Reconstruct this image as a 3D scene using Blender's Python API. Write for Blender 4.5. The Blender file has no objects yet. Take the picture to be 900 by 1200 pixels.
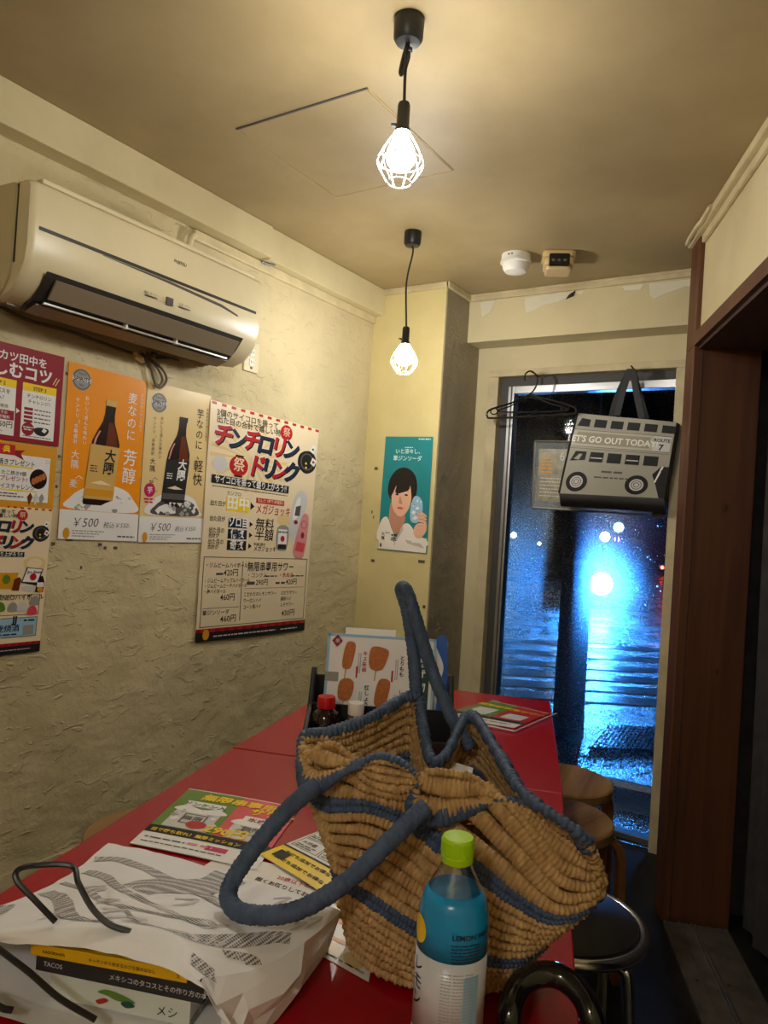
import bpy, bmesh, math, random
import numpy as np
from mathutils import Vector, Matrix
random.seed(7); rng = np.random.default_rng(7)
scene = bpy.context.scene
COL = scene.collection

# ------------------------------------------------------------------ camera
FPX = 860.0
PITCH, ROLL, YAW = map(math.radians, (0.4, 3.55, 32.3))
EYE = np.array([0.0, 0.0, 1.22])
cp, sp, cr, sr = math.cos(PITCH), math.sin(PITCH), math.cos(ROLL), math.sin(ROLL)
cy_, sy_ = math.cos(YAW), math.sin(YAW)
AX = (np.array([[cr, -sr, 0], [sr, cr, 0], [0, 0, 1]]) @ np.array([[1, 0, 0], [0, cp, sp], [0, -sp, cp]])
      @ np.array([[cy_, sy_, 0], [0, 0, -1], [-sy_, cy_, 0]]))       # rows: right, down, forward
cam_data = bpy.data.cameras.new('camera')
cam_data.sensor_fit = 'VERTICAL'; cam_data.sensor_height = 24.0
cam_data.lens = FPX / 1200.0 * 24.0
cam_data.clip_start = 0.02; cam_data.clip_end = 200
cam = bpy.data.objects.new('camera', cam_data); COL.objects.link(cam)
r_, d_, f_ = AX
cam.matrix_world = Matrix(((r_[0], -d_[0], -f_[0], EYE[0]), (r_[1], -d_[1], -f_[1], EYE[1]),
                           (r_[2], -d_[2], -f_[2], EYE[2]), (0, 0, 0, 1)))
scene.camera = cam
# ------------------------------------------------------------------ world / exposure
world = bpy.data.worlds.new('night'); scene.world = world; world.use_nodes = True
bg = world.node_tree.nodes['Background']
bg.inputs[0].default_value = (0.05, 0.10, 0.22, 1); bg.inputs[1].default_value = 0.035
vs = scene.view_settings
vs.view_transform = 'Standard'; vs.look = 'None'; vs.exposure = 0.0; vs.gamma = 1.0
vs.use_curve_mapping = False
scene.cycles.max_bounces = 6; scene.cycles.diffuse_bounces = 4; scene.cycles.glossy_bounces = 3; scene.cycles.transmission_bounces = 6; scene.cycles.transparent_max_bounces = 16
scene.cycles.sample_clamp_indirect = 6.0; scene.cycles.adaptive_threshold = .02
BULB = 375.0          # radiance of the pendant bulbs
FILL = 410.0       # radiance of the unseen fill globe added behind the viewer
SIGN = 480.0          # radiance of the lit sign in the street

# ------------------------------------------------------------------ geometry helpers
def ray(x, y): return AX.T @ np.array([(x - 450) / FPX, (y - 600) / FPX, 1.0])
def pz(x, y, z): d = ray(x, y); return EYE + d * ((z - EYE[2]) / d[2])       # point of a horizontal surface
def pX(x, y, v): d = ray(x, y); return EYE + d * (v / d[0])                  # point of the left wall
def pY(x, y, v): d = ray(x, y); return EYE + d * (v / d[1])                  # point of the end wall
def pD(x, y, t): return EYE + ray(x, y) * t
def V(*a): return np.array(a, float)
def unit(v): return v / np.linalg.norm(v)

class MB:
    def __init__(self): self.v = []; self.f = []
    def add(self, vs, fs):
        b = len(self.v); self.v += [tuple(map(float, p)) for p in vs]; self.f += [tuple(i + b for i in f) for f in fs]; return self
    def box(self, lo, hi, M=None):
        x0, y0, z0 = lo; x1, y1, z1 = hi
        p = [(x0,y0,z0),(x1,y0,z0),(x1,y1,z0),(x0,y1,z0),(x0,y0,z1),(x1,y0,z1),(x1,y1,z1),(x0,y1,z1)]
        if M is not None: p = [M(q) for q in p]
        return self.add(p, [(0,3,2,1),(4,5,6,7),(0,1,5,4),(1,2,6,5),(2,3,7,6),(3,0,4,7)])
    def obox(self, o, a, b, c):
        o, a, b, c = (np.array(q, float) for q in (o, a, b, c))
        return self.box((0,0,0), (1,1,1), lambda q: o + a*q[0] + b*q[1] + c*q[2])
    def prism(self, poly, z0, z1, M=None):
        n = len(poly); p = [(x, y, z0) for x, y in poly] + [(x, y, z1) for x, y in poly]
        if M is not None: p = [M(q) for q in p]
        return self.add(p, [tuple(range(n))[::-1], tuple(range(n, 2*n))] + [(i, (i+1) % n, n+(i+1) % n, n+i) for i in range(n)])
    def tube(self, pts, r, n=8, closed=False, caps=True, rf=None):
        pts = [np.array(p, float) for p in pts]; m = len(pts)
        rs = r if hasattr(r, '__len__') else [r]*m
        up = None; vs = []
        for i in range(m):
            a = pts[(i-1) % m] if (closed or i > 0) else pts[i]; b = pts[(i+1) % m] if (closed or i < m-1) else pts[i]
            t = unit(b - a)
            if up is None: up = V(0,0,1) if abs(t[2]) < .9 else V(1,0,0)
            s = unit(np.cross(t, up)); up = np.cross(s, t)
            for k in range(n):
                an = 2*math.pi*k/n; rr = rs[i] * (rf(i, an) if rf else 1)
                vs.append(pts[i] + rr*(math.cos(an)*s + math.sin(an)*up))
        fs = [(i*n+k, i*n+(k+1) % n, ((i+1) % m)*n+(k+1) % n, ((i+1) % m)*n+k) for i in range(m if closed else m-1) for k in range(n)]
        if caps and not closed: fs += [tuple(range(n))[::-1], tuple((m-1)*n+k for k in range(n))]
        return self.add(vs, fs)
    def lathe(self, prof, c=(0,0,0), n=24, M=None):
        vs = []; fs = []; m = len(prof)
        for r, z in prof:
            for k in range(n):
                a = 2*math.pi*k/n; q = (r*math.cos(a), r*math.sin(a), z)
                q = M(q) if M else q
                vs.append((q[0]+c[0], q[1]+c[1], q[2]+c[2]))
        for i in range(m-1):
            for k in range(n): fs.append((i*n+k, i*n+(k+1) % n, (i+1)*n+(k+1) % n, (i+1)*n+k))
        if prof[0][0] > 1e-6: fs.append(tuple(range(n))[::-1])
        if prof[-1][0] > 1e-6: fs.append(tuple((m-1)*n+k for k in range(n)))
        return self.add(vs, fs)
    def grid(self, P, closed_u=False):
        a = len(P); b = len(P[0])
        vs = [p for row in P for p in row]
        return self.add(vs, [(i*b+j, i*b+(j+1) % b, ((i+1) % a)*b+(j+1) % b, ((i+1) % a)*b+j) for i in range(a if closed_u else a-1) for j in range(b-1)])
    def build(self, name, mat, parent=None, smooth=False, bevel=0, label=None):
        me = bpy.data.meshes.new(name); me.from_pydata(self.v, [], self.f); me.update()
        o = bpy.data.objects.new(name, me); COL.objects.link(o)
        me.materials.append(mat)
        bm = bmesh.new(); bm.from_mesh(me); bmesh.ops.recalc_face_normals(bm, faces=bm.faces); bm.to_mesh(me); bm.free()
        if smooth:
            me.polygons.foreach_set('use_smooth', [True]*len(me.polygons))
            if smooth != 'all': me.set_sharp_from_angle(angle=math.radians(40))
        if bevel:
            m = o.modifiers.new('bevel', 'BEVEL'); m.width = bevel; m.segments = 2; m.limit_method = 'ANGLE'
        if parent is not None: o.parent = parent
        if label: o['label'] = label
        return o

def tag(o, label, cat, group=None):
    o['label'] = label; o['category'] = cat
    if group: o['group'] = group
    return o
def thing(name, label, cat, group=None):
    o = bpy.data.objects.new(name, None); o.empty_display_size = .05; COL.objects.link(o)
    return tag(o, label, cat, group)
def at(o, loc, rz=0): o.location = loc; o.rotation_euler = (0, 0, rz); return o
def struct(o, label=None):
    o['kind'] = 'structure'
    if label: o['label'] = label
    return o
def copy_tree(o, parent=None):
    c = o.copy(); COL.objects.link(c); c.parent = parent
    for ch in list(o.children): copy_tree(ch, c)
    return c
def cr_pts(P, k=8, closed=False):
    P = [np.array(p, float) for p in P]; n = len(P); out = []
    for i in range(n if closed else n-1):
        a, b = P[(i-1) % n] if (closed or i > 0) else 2*P[0]-P[1], P[i]
        c, d = P[(i+1) % n], P[(i+2) % n] if (closed or i < n-2) else 2*P[-1]-P[-2]
        for j in range(k):
            t = j/k
            out.append(.5*((2*b)+(c-a)*t+(2*a-5*b+4*c-d)*t*t+(3*b-a-3*c+d)*t**3))
    if not closed: out.append(P[-1])
    return out
def patch(ctrl, ku=6, kv=6):
    rows = [cr_pts(r, kv) for r in ctrl]
    cols = [cr_pts([r[j] for r in rows], ku) for j in range(len(rows[0]))]
    return [[cols[j][i] for j in range(len(cols))] for i in range(len(cols[0]))]

# ------------------------------------------------------------------ materials
def srgb(r, g, b):
    f = lambda c: (c/255/12.92) if c/255 <= .04045 else ((c/255+.055)/1.055)**2.4
    return (f(r), f(g), f(b))
def mat(name, col, rough=.6, metal=0, spec=.5, var=.0, vscale=8, bump=0, bscale=40, bdist=.002, emis=None, estr=0, coat=0, bdetail=4, stretch=None, trans=0, col2=None):
    m = bpy.data.materials.new(name); m.use_nodes = True; nt = m.node_tree; b = nt.nodes['Principled BSDF']
    b.inputs['Base Color'].default_value = (*col, 1); b.inputs['Roughness'].default_value = rough
    b.inputs['Metallic'].default_value = metal; b.inputs['Specular IOR Level'].default_value = spec
    if coat: b.inputs['Coat Weight'].default_value = coat; b.inputs['Coat Roughness'].default_value = .08
    if trans: b.inputs['Transmission Weight'].default_value = trans
    if emis: b.inputs['Emission Color'].default_value = (*emis, 1); b.inputs['Emission Strength'].default_value = estr
    def coords():
        tc = nt.nodes.new('ShaderNodeTexCoord')
        if stretch:
            mp = nt.nodes.new('ShaderNodeMapping'); mp.inputs['Scale'].default_value = stretch
            nt.links.new(tc.outputs['Object'], mp.inputs[0]); return mp.outputs[0]
        return tc.outputs['Object']
    if var:
        n = nt.nodes.new('ShaderNodeTexNoise'); n.inputs['Scale'].default_value = vscale; n.inputs['Detail'].default_value = 6; n.inputs['Roughness'].default_value = .6
        nt.links.new(coords(), n.inputs['Vector'])
        rp = nt.nodes.new('ShaderNodeValToRGB'); rp.color_ramp.elements[0].position = .3; rp.color_ramp.elements[1].position = .7
        lo = col2 if col2 else tuple(max(0, c*(1-var)) for c in col)
        rp.color_ramp.elements[0].color = (*lo, 1); rp.color_ramp.elements[1].color = (*(tuple(min(1, c*(1+var*.5)) for c in col) if not col2 else col), 1)
        nt.links.new(n.outputs['Fac'], rp.inputs[0]); nt.links.new(rp.outputs[0], b.inputs['Base Color'])
    if bump:
        n = nt.nodes.new('ShaderNodeTexNoise'); n.inputs['Scale'].default_value = bscale; n.inputs['Detail'].default_value = bdetail
        nt.links.new(coords(), n.inputs['Vector'])
        bp = nt.nodes.new('ShaderNodeBump'); bp.inputs['Strength'].default_value = bump; bp.inputs['Distance'].default_value = bdist
        nt.links.new(n.outputs['Fac'], bp.inputs['Height']); nt.links.new(bp.outputs[0], b.inputs['Normal'])
    return m
def plaster(name, col, dirt, rough=.75, bump=.9, dist=.018):
    m = bpy.data.materials.new(name); m.use_nodes = True; nt = m.node_tree; b = nt.nodes['Principled BSDF']
    b.inputs['Roughness'].default_value = rough; b.inputs['Specular IOR Level'].default_value = .35
    tc = nt.nodes.new('ShaderNodeTexCoord'); N = nt.nodes.new; L = nt.links.new
    n1 = N('ShaderNodeTexNoise'); n1.inputs['Scale'].default_value = 2.2; n1.inputs['Detail'].default_value = 8; n1.inputs['Roughness'].default_value = .62
    L(tc.outputs['Object'], n1.inputs['Vector'])
    rp = N('ShaderNodeValToRGB'); rp.color_ramp.elements[0].position = .33; rp.color_ramp.elements[1].position = .62
    rp.color_ramp.elements[0].color = (*dirt, 1); rp.color_ramp.elements[1].color = (*col, 1)
    L(n1.outputs['Fac'], rp.inputs[0]); L(rp.outputs[0], b.inputs['Base Color'])
    n2 = N('ShaderNodeTexNoise'); n2.inputs['Scale'].default_value = 9; n2.inputs['Detail'].default_value = 7; n2.inputs['Roughness'].default_value = .55; n2.inputs['Distortion'].default_value = .15
    n3 = N('ShaderNodeTexVoronoi'); n3.feature = 'SMOOTH_F1'; n3.inputs['Scale'].default_value = 17
    mp = N('ShaderNodeMapping'); mp.inputs['Scale'].default_value = (1, .7, 1.6); mp.inputs['Rotation'].default_value = (.6, 0, 0)
    L(tc.outputs['Object'], mp.inputs[0]); L(tc.outputs['Object'], n2.inputs['Vector']); L(mp.outputs[0], n3.inputs['Vector'])
    ad = N('ShaderNodeMath'); ad.operation = 'MULTIPLY_ADD'; ad.inputs[1].default_value = .18
    L(n3.outputs['Distance'], ad.inputs[0]); L(n2.outputs['Fac'], ad.inputs[2])
    n4 = N('ShaderNodeTexNoise'); n4.inputs['Scale'].default_value = 26; n4.inputs['Detail'].default_value = 3; n4.inputs['Distortion'].default_value = 1.2
    mp4 = N('ShaderNodeMapping'); mp4.inputs['Scale'].default_value = (1, .55, 1.3); mp4.inputs['Rotation'].default_value = (.5, 0, 0); L(tc.outputs['Object'], mp4.inputs[0]); L(mp4.outputs[0], n4.inputs['Vector'])
    m4 = N('ShaderNodeMapRange'); m4.inputs['From Min'].default_value = .60; m4.inputs['From Max'].default_value = .66; m4.inputs['To Max'].default_value = .12; L(n4.outputs['Fac'], m4.inputs['Value'])
    ad2 = N('ShaderNodeMath'); L(ad.outputs[0], ad2.inputs[0]); L(m4.outputs[0], ad2.inputs[1])
    bp = N('ShaderNodeBump'); bp.inputs['Strength'].default_value = bump; bp.inputs['Distance'].default_value = dist
    L(ad2.outputs[0], bp.inputs['Height']); L(bp.outputs[0], b.inputs['Normal'])
    return m
def wood(name, col, dark, rough=.45, axis='z', scale=14):
    m = bpy.data.materials.new(name); m.use_nodes = True; nt = m.node_tree; b = nt.nodes['Principled BSDF']; N = nt.nodes.new; L = nt.links.new
    b.inputs['Roughness'].default_value = rough
    tc = N('ShaderNodeTexCoord'); mp = N('ShaderNodeMapping')
    mp.inputs['Scale'].default_value = {'z': (1, 1, .06), 'x': (.06, 1, 1), 'y': (1, .06, 1)}[axis]
    L(tc.outputs['Object'], mp.inputs[0])
    n = N('ShaderNodeTexNoise'); n.inputs['Scale'].default_value = scale*2; n.inputs['Detail'].default_value = 6; n.inputs['Distortion'].default_value = .6
    L(mp.outputs[0], n.inputs['Vector'])
    rp = N('ShaderNodeValToRGB'); rp.color_ramp.elements[0].position = .3; rp.color_ramp.elements[1].position = .7
    rp.color_ramp.elements[0].color = (*dark, 1); rp.color_ramp.elements[1].color = (*col, 1)
    L(n.outputs['Fac'], rp.inputs[0]); L(rp.outputs[0], b.inputs['Base Color'])
    bp = N('ShaderNodeBump'); bp.inputs['Strength'].default_value = .25; bp.inputs['Distance'].default_value = .002
    L(n.outputs['Fac'], bp.inputs['Height']); L(bp.outputs[0], b.inputs['Normal'])
    return m
def film():
    m = bpy.data.materials.new('clear_film'); m.use_nodes = True; nt = m.node_tree; nt.nodes.remove(nt.nodes['Principled BSDF'])
    t = nt.nodes.new('ShaderNodeBsdfTransparent'); g = nt.nodes.new('ShaderNodeBsdfGlossy'); g.inputs['Roughness'].default_value = .06; x = nt.nodes.new('ShaderNodeMixShader'); x.inputs[0].default_value = .10
    L = nt.links.new; L(t.outputs[0], x.inputs[1]); L(g.outputs[0], x.inputs[2]); L(x.outputs[0], nt.nodes['Material Output'].inputs[0]); return m
def emit(name, col, s):
    m = bpy.data.materials.new(name); m.use_nodes = True; nt = m.node_tree; nt.nodes.remove(nt.nodes['Principled BSDF'])
    e = nt.nodes.new('ShaderNodeEmission'); e.inputs[0].default_value = (*col, 1); e.inputs[1].default_value = s
    nt.links.new(e.outputs[0], nt.nodes['Material Output'].inputs[0]); return m

M = {}
M['wall'] = plaster('yellowed_plaster', (.655, .555, .325), (.52, .44, .25))
M['wallp'] = plaster('pillar_plaster', (.66, .555, .26), (.55, .455, .20), bump=.5, dist=.004)
M['rough'] = plaster('rough_grey_plaster', (.34, .29, .19), (.25, .21, .135), bump=1.0, dist=.014, rough=.4)
M['ceil'] = plaster('smoke_stained_ceiling', (.40, .305, .155), (.32, .24, .115), bump=.25, dist=.002, rough=.5)
M['cream'] = plaster('cream_painted_board', (.67, .58, .34), (.56, .475, .265), bump=.25, dist=.003, rough=.55)
M['trim'] = mat('cream_trim', (.62, .52, .30), .5, var=.2, vscale=12, bump=.2, bscale=30)
M['peel'] = mat('bare_peeled_patch', (.74, .69, .52), .8, var=.1)
M['floor'] = mat('dark_floor', (.014, .012, .010), .5, spec=.3, var=.6, vscale=5, bump=.3, bscale=25)
M['redtop'] = mat('red_laminate', srgb(158, 8, 28), .26, var=.06, vscale=3, spec=.4)
M['redside'] = mat('red_edge', srgb(120, 10, 25), .5)
M['black'] = mat('black_plastic', (.012, .012, .013), .38)
M['gloss'] = mat('glossy_black', (.008, .008, .008), .12, coat=.5)
M['iron'] = mat('black_iron', (.02, .02, .02), .5, metal=.4)
M['chrome'] = mat('chrome', (.6, .6, .6), .2, metal=1)
M['alu'] = mat('aluminium', (.62, .64, .66), .32, metal=1, bump=.1, bscale=60)
M['grate'] = mat('wet_grate', (.5, .5, .5), .25, metal=1, bump=.5, bscale=80, bdist=.004)
M['alud'] = mat('dull_aluminium', (.20, .17, .14), .55, metal=.8, var=.3, vscale=20)
M['darkgap'] = mat('dark_frame', (.06, .055, .05), .6)
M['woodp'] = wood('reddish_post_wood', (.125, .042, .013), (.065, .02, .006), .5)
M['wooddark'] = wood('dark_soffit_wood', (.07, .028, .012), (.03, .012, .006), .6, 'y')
M['woodseat'] = wood('brown_seat_wood', (.36, .20, .075), (.19, .095, .035), .22, 'y', 10)
M['woodleg'] = wood('bentwood_leg', (.30, .12, .035), (.2, .075, .02), .35)
M['curtain'] = mat('charcoal_curtain', (.035, .03, .03), .9, var=.4, vscale=15)
M['paper'] = mat('white_paper', (.80, .79, .76), .55)
M['paper2'] = mat('glossy_white_paper', (.80, .77, .70), .32)
M['bagpaper'] = mat('kraft_white_paper', (.84, .83, .83), .6, bump=.15, bscale=35, bdist=.003)
M['acbody'] = mat('aged_ivory_plastic', (.70, .61, .38), .35, var=.08, vscale=4)
M['acside'] = mat('aged_side_plastic', (.55, .47, .27), .4)
M['acdark'] = mat('vent_dark', (.03, .026, .02), .5)
M['vane'] = mat('grey_brown_vane', (.24, .19, .12), .35)
M['ivory'] = mat('ivory_plastic', (.66, .57, .36), .4)
M['whitepl'] = mat('white_plastic', (.75, .73, .66), .35)
M['tanpl'] = mat('tan_plastic', (.58, .42, .20), .4)
M['cord'] = mat('brown_cord', (.14, .11, .065), .6)
M['red'] = mat('print_red', srgb(180, 22, 32), .4); M['dred'] = mat('print_crimson', srgb(140, 8, 34), .4)
M['navy'] = mat('print_navy', srgb(22, 38, 62), .4); M['ink'] = mat('print_black', (.014, .014, .014), .55, spec=.25)
M['white'] = mat('print_white', (.82, .81, .78), .4); M['yellow'] = mat('print_yellow', srgb(244, 208, 18), .4)
M['gold'] = mat('print_gold', srgb(214, 150, 25), .4); M['orange'] = mat('print_orange', srgb(236, 146, 8), .35)
M['tan'] = mat('print_tan', srgb(226, 200, 140), .3); M['cream2'] = mat('print_cream', srgb(232, 214, 178), .35)
M['grey'] = mat('print_grey', (.35, .35, .35), .4); M['lgrey'] = mat('print_light_grey', (.60, .59, .57), .4)
M['pink'] = mat('print_pink', srgb(216, 140, 140), .4); M['magenta'] = mat('print_magenta', srgb(190, 10, 90), .4)
M['green'] = mat('print_green', srgb(92, 130, 40), .35); M['dgreen'] = mat('print_dark_green', srgb(20, 70, 60), .4)
M['teal'] = mat('print_teal', srgb(18, 128, 134), .35); M['tealtx'] = mat('print_pale_teal', srgb(200, 235, 232), .4)
M['skin'] = mat('print_skin', srgb(226, 178, 148), .4); M['skin2'] = mat('print_skin_deep', srgb(190, 135, 108), .4); M['hair'] = mat('print_hair', srgb(22, 16, 15), .4)
M['shirt'] = mat('print_shirt', srgb(232, 224, 212), .4); M['shirt2'] = mat('print_shirt_fold', srgb(196, 186, 172), .4)
M['brown'] = mat('print_brown', srgb(104, 46, 18), .3); M['dbrown'] = mat('print_dark_brown', srgb(38, 18, 12), .3)
M['labeltan'] = mat('print_label_gold', srgb(206, 168, 92), .4); M['steel'] = mat('print_steel', srgb(150, 148, 140), .35)
M['fried'] = mat('print_fried', srgb(188, 108, 44), .5, var=.35, vscale=160); M['lblue'] = mat('print_light_blue', srgb(150, 190, 215), .4)
M['blue'] = mat('print_blue', srgb(40, 92, 170), .4); M['coral'] = mat('print_coral', srgb(214, 72, 84), .35)
M['pale'] = mat('print_pale_stone', (.47, .45, .35), .5)
M['khaki'] = mat('print_khaki', (.30, .275, .17), .5)
M['smoke'] = mat('print_smoke', srgb(84, 80, 78), .4)

# ------------------------------------------------------------------ flat print laid on a curved sheet
def quadmap(bl, br, tr, tl, W, H, wave=None, nsign=1):
    bl, br, tr, tl = (np.array(q, float) for q in (bl, br, tr, tl))
    nrm = unit(np.cross(br-bl, tl-bl))*nsign
    def f(u, v, h=0.0):
        a, b = u/W, v/H
        p = bl*(1-a)*(1-b) + br*a*(1-b) + tr*a*b + tl*(1-a)*b
        return p + nrm*(h + (wave(a, b) if wave else 0))
    return f
_font_cache = {}
def glyphs(body, bold=0.0, shear=0.0):
    key = (body, bold, shear)
    if key in _font_cache: return _font_cache[key]
    c = bpy.data.curves.new('glyphs', 'FONT'); c.body = body; c.size = 1; c.resolution_u = 2; c.offset = bold; c.shear = shear
    o = bpy.data.objects.new('glyphs', c); COL.objects.link(o)
    dg = bpy.context.evaluated_depsgraph_get(); dg.update()
    me = bpy.data.meshes.new_from_object(o.evaluated_get(dg))
    vs = np.array([tuple(v.co) for v in me.vertices]) if len(me.vertices) else np.zeros((0, 3))
    fs = [tuple(p.vertices) for p in me.polygons]
    bpy.data.objects.remove(o); bpy.data.curves.remove(c); bpy.data.meshes.remove(me)
    _font_cache[key] = (vs, fs); return vs, fs
class Print:
    def __init__(s, f, parent, ty=1.0): s.f = f; s.parent = parent; s.d = {}; s.ty = ty
    def _mb(s, name, m): return s.d.setdefault((name, m), MB())
    def rect(s, name, m, u0, v0, u1, v1, h=1, step=.03):
        nu = max(1, int(abs(u1-u0)/step)); nv = max(1, int(abs(v1-v0)/step))
        s._mb(name, m).grid([[s.f(u0+(u1-u0)*i/nu, v0+(v1-v0)*j/nv, h*4e-4) for j in range(nv+1)] for i in range(nu+1)])
    def poly(s, name, m, pts, h=1):
        s._mb(name, m).add([s.f(u, v, h*4e-4) for u, v in pts], [tuple(range(len(pts)))])
    def smooth(s, name, m, pts, h=1, k=5):
        q = cr_pts([V(a, b, 0) for a, b in pts], k, True); s.poly(name, m, [(p[0], p[1]) for p in q], h)
    def ell(s, name, m, u, v, a, b=None, h=1, n=24, a0=0, a1=2*math.pi):
        b = a if b is None else b; full = abs(a1-a0-2*math.pi) < 1e-6
        ps = [s.f(u+a*math.cos(a0+(a1-a0)*k/n), v+b*math.sin(a0+(a1-a0)*k/n), h*4e-4) for k in range(n+(0 if full else 1))]
        s._mb(name, m).add([s.f(u, v, h*4e-4)]+ps, [(0, 1+k, 1+(k+1) % len(ps)) for k in range(n)])
    def ring(s, name, m, u, v, a, b, w, h=1, n=28):
        vs = []
        for k in range(n):
            c, d = math.cos(2*math.pi*k/n), math.sin(2*math.pi*k/n)
            vs += [s.f(u+a*c, v+b*d, h*4e-4), s.f(u+(a-w)*c, v+(b-w)*d, h*4e-4)]
        s._mb(name, m).add(vs, [(2*k, 2*((k+1) % n), 2*((k+1) % n)+1, 2*k+1) for k in range(n)])
    def frame(s, name, m, u0, v0, u1, v1, w, h=1):
        for r in ((u0, v0, u1, v0+w), (u0, v1-w, u1, v1), (u0, v0, u0+w, v1), (u1-w, v0, u1, v1)): s.rect(name, m, *r, h=h, step=.1)
    def text(s, name, m, body, u, v, size, al='l', h=2, bold=0.0, shear=0.0, rot=0, sx=1.0, vert=False, pitch=1.05):
        if vert:
            for i, ch in enumerate(body):
                if ch in 'ー〈〉（）':
                    s.text(name, m, ch, u+(size*.28), v-i*size*pitch+size*.35, size, 'c', h, bold, rot=-math.pi/2, sx=sx); continue
                s.text(name, m, ch, u, v-i*size*pitch, size, 'c', h, bold, shear, rot, sx)
            return
        if rot > .5: sx, rot = rot, 0
        vs, fs = glyphs(body, bold, shear)
        if not len(vs): return
        w = vs[:, 0].max()
        dx = {'l': 0, 'c': -w/2, 'r': -w}[al]
        c, d = math.cos(rot), math.sin(rot); out = []
        for x, y, _ in vs:
            a, b = (x+dx)*size*sx, y*size*s.ty
            out.append(s.f(u+a*c-b*d, v+a*d+b*c, h*4e-4))
        s._mb(name, m).add(out, fs)
    def dashes(s, name, m, u0, v, u1, t, h=2, gap=.25):
        u = u0
        while u < u1:
            w = t*random.uniform(1.5, 5); s.rect(name, m, u, v, min(u+w, u1), v+t, h=h, step=1); u += w+t*gap*3
    def done(s, nm=None):
        for (name, m), mb in s.d.items(): mb.build(name, M[m], s.parent)['kind'] = 'stuff'

# ================================================================== THE ROOM
H = 2.20; WX = -1.79; PY = 2.65; BY = 2.855; WY = 2.98
struct(MB().box((-1.9, -1.7, -.06), (1.6, 3.0, 0)).build('floor', M['floor']), 'dark worn restaurant floor')
struct(MB().box((-1.9, -1.7, H), (1.6, 3.08, H+.08)).build('ceiling', M['ceil']), 'smoke-stained brown ceiling')
struct(MB().box((WX-.12, -1.7, 0), (WX, PY+.4, H)).build('wall_left', M['wall']), 'yellowed rough plaster wall carrying posters and air conditioner')
struct(MB().box((WX, -1.7, 0), (WX+.004, PY, .24)).build('baseboard_left', M['wall']))
struct(MB().box((-1.9, -1.78, 0), (1.6, -1.7, H)).build('wall_behind', M['cream']))
# pillar: smooth yellow front, rough grey flank
pil = struct(MB().box((WX, PY, 0), (-1.437, WY+.1, H)).build('wall_pillar', M['wallp']), 'yellow plaster pier in the room corner')
MB().box((-1.437, PY+.004, 0), (-1.433, WY, H-.001)).build('rough_flank', M['rough'], pil, label='grey rough-plastered flank')
# beam along the left wall
b1 = struct(MB().box((WX, -1.7, 2.092), (-1.728, 1.905, H)).build('trim_1', M['cream'], bevel=.003), 'boxed cream beam under the ceiling along the left wall')
struct(MB().box((WX, 1.905, 2.088), (-1.737, PY, H)).build('trim_2', M['cream'], bevel=.003), 'set-back end of the cream beam by the corner')
t3 = struct(MB().box((WX, 1.60, 2.055), (-1.775, PY, 2.088)).build('trim_3', M['trim'], bevel=.004), 'cream cable trunking below the beam')
MB().tube(cr_pts([V(-1.772, 1.905, 2.084), V(-1.765, 1.93, 2.083), V(-1.755, 1.955, 2.086)], 4), .004, 6).build('wire_end', M['black'], t3)
MB().tube(cr_pts([V(-1.775, 1.60, 2.066), V(-1.770, 1.585, 2.058), V(-1.772, 1.575, 2.02), V(-1.775, 1.573, 1.94)], 5), .009, 8).build('pipe_bend', M['ivory'], t3, True)
# end wall above and beside the window
struct(MB().box((-1.437, WY, 1.872), (-.3, WY+.1, H)).box((-1.437, WY, 0), (-1.372, WY+.1, 1.872)).box((-.555, WY, 0), (-.30, WY+.1, 1.872)).build('wall_back', M['cream']), 'cream end wall around the tall window')
b4 = struct(MB().box((-1.433, BY, 1.997), (-.42, WY, H)).build('trim_4', M['cream'], bevel=.003), 'boxed cream beam above the window')
peel = MB()
def peelpoly(pts): peel.prism([(a, b) for a, b in pts], 0, .0015, lambda q: (q[0], BY-.0005-q[2], q[1]))
for pts in ([(-1.38, 2.165), (-1.31, 2.17), (-1.33, 2.12), (-1.37, 2.10)], [(-1.18, 2.165), (-.99, 2.17), (-.985, 2.15), (-1.03, 2.135), (-1.10, 2.125), (-1.14, 2.105), (-1.17, 2.10)],
            [(-.78, 2.165), (-.70, 2.167), (-.71, 2.145), (-.77, 2.15)], [(-.68, 2.165), (-.43, 2.165), (-.43, 2.14), (-.55, 2.14), (-.62, 2.12), (-.66, 2.105), (-.675, 2.12)], [(-.97, 2.168), (-.93, 2.168), (-.94, 2.15)]):
    peelpoly(pts)
peel.build('peeled_paint', M['peel'], b4)
MB().prism([(-.99, 2.155), (-.965, 2.17), (-.97, 2.15), (-1.0, 2.14)], 0, .006, lambda q: (q[0], BY-.002-q[2], q[1])).build('paint_flake', M['black'], b4)
# thin cornices
k5 = MB()
k5.box((WX, PY-.016, H-.026), (-1.42, PY, H)); k5.box((-1.434, PY-.016, H-.026), (-1.418, BY, H))
struct(k5.build('trim_5', M['trim'], bevel=.004), 'thin cream cornice around the pier')
struct(MB().box((-1.43, BY-.014, H-.028), (-.43, BY, H)).box((-1.43, BY-.020, H-.010), (-.43, BY, H)).build('trim_6', M['trim'], bevel=.003), 'thin cream cornice above the window beam')

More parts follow.
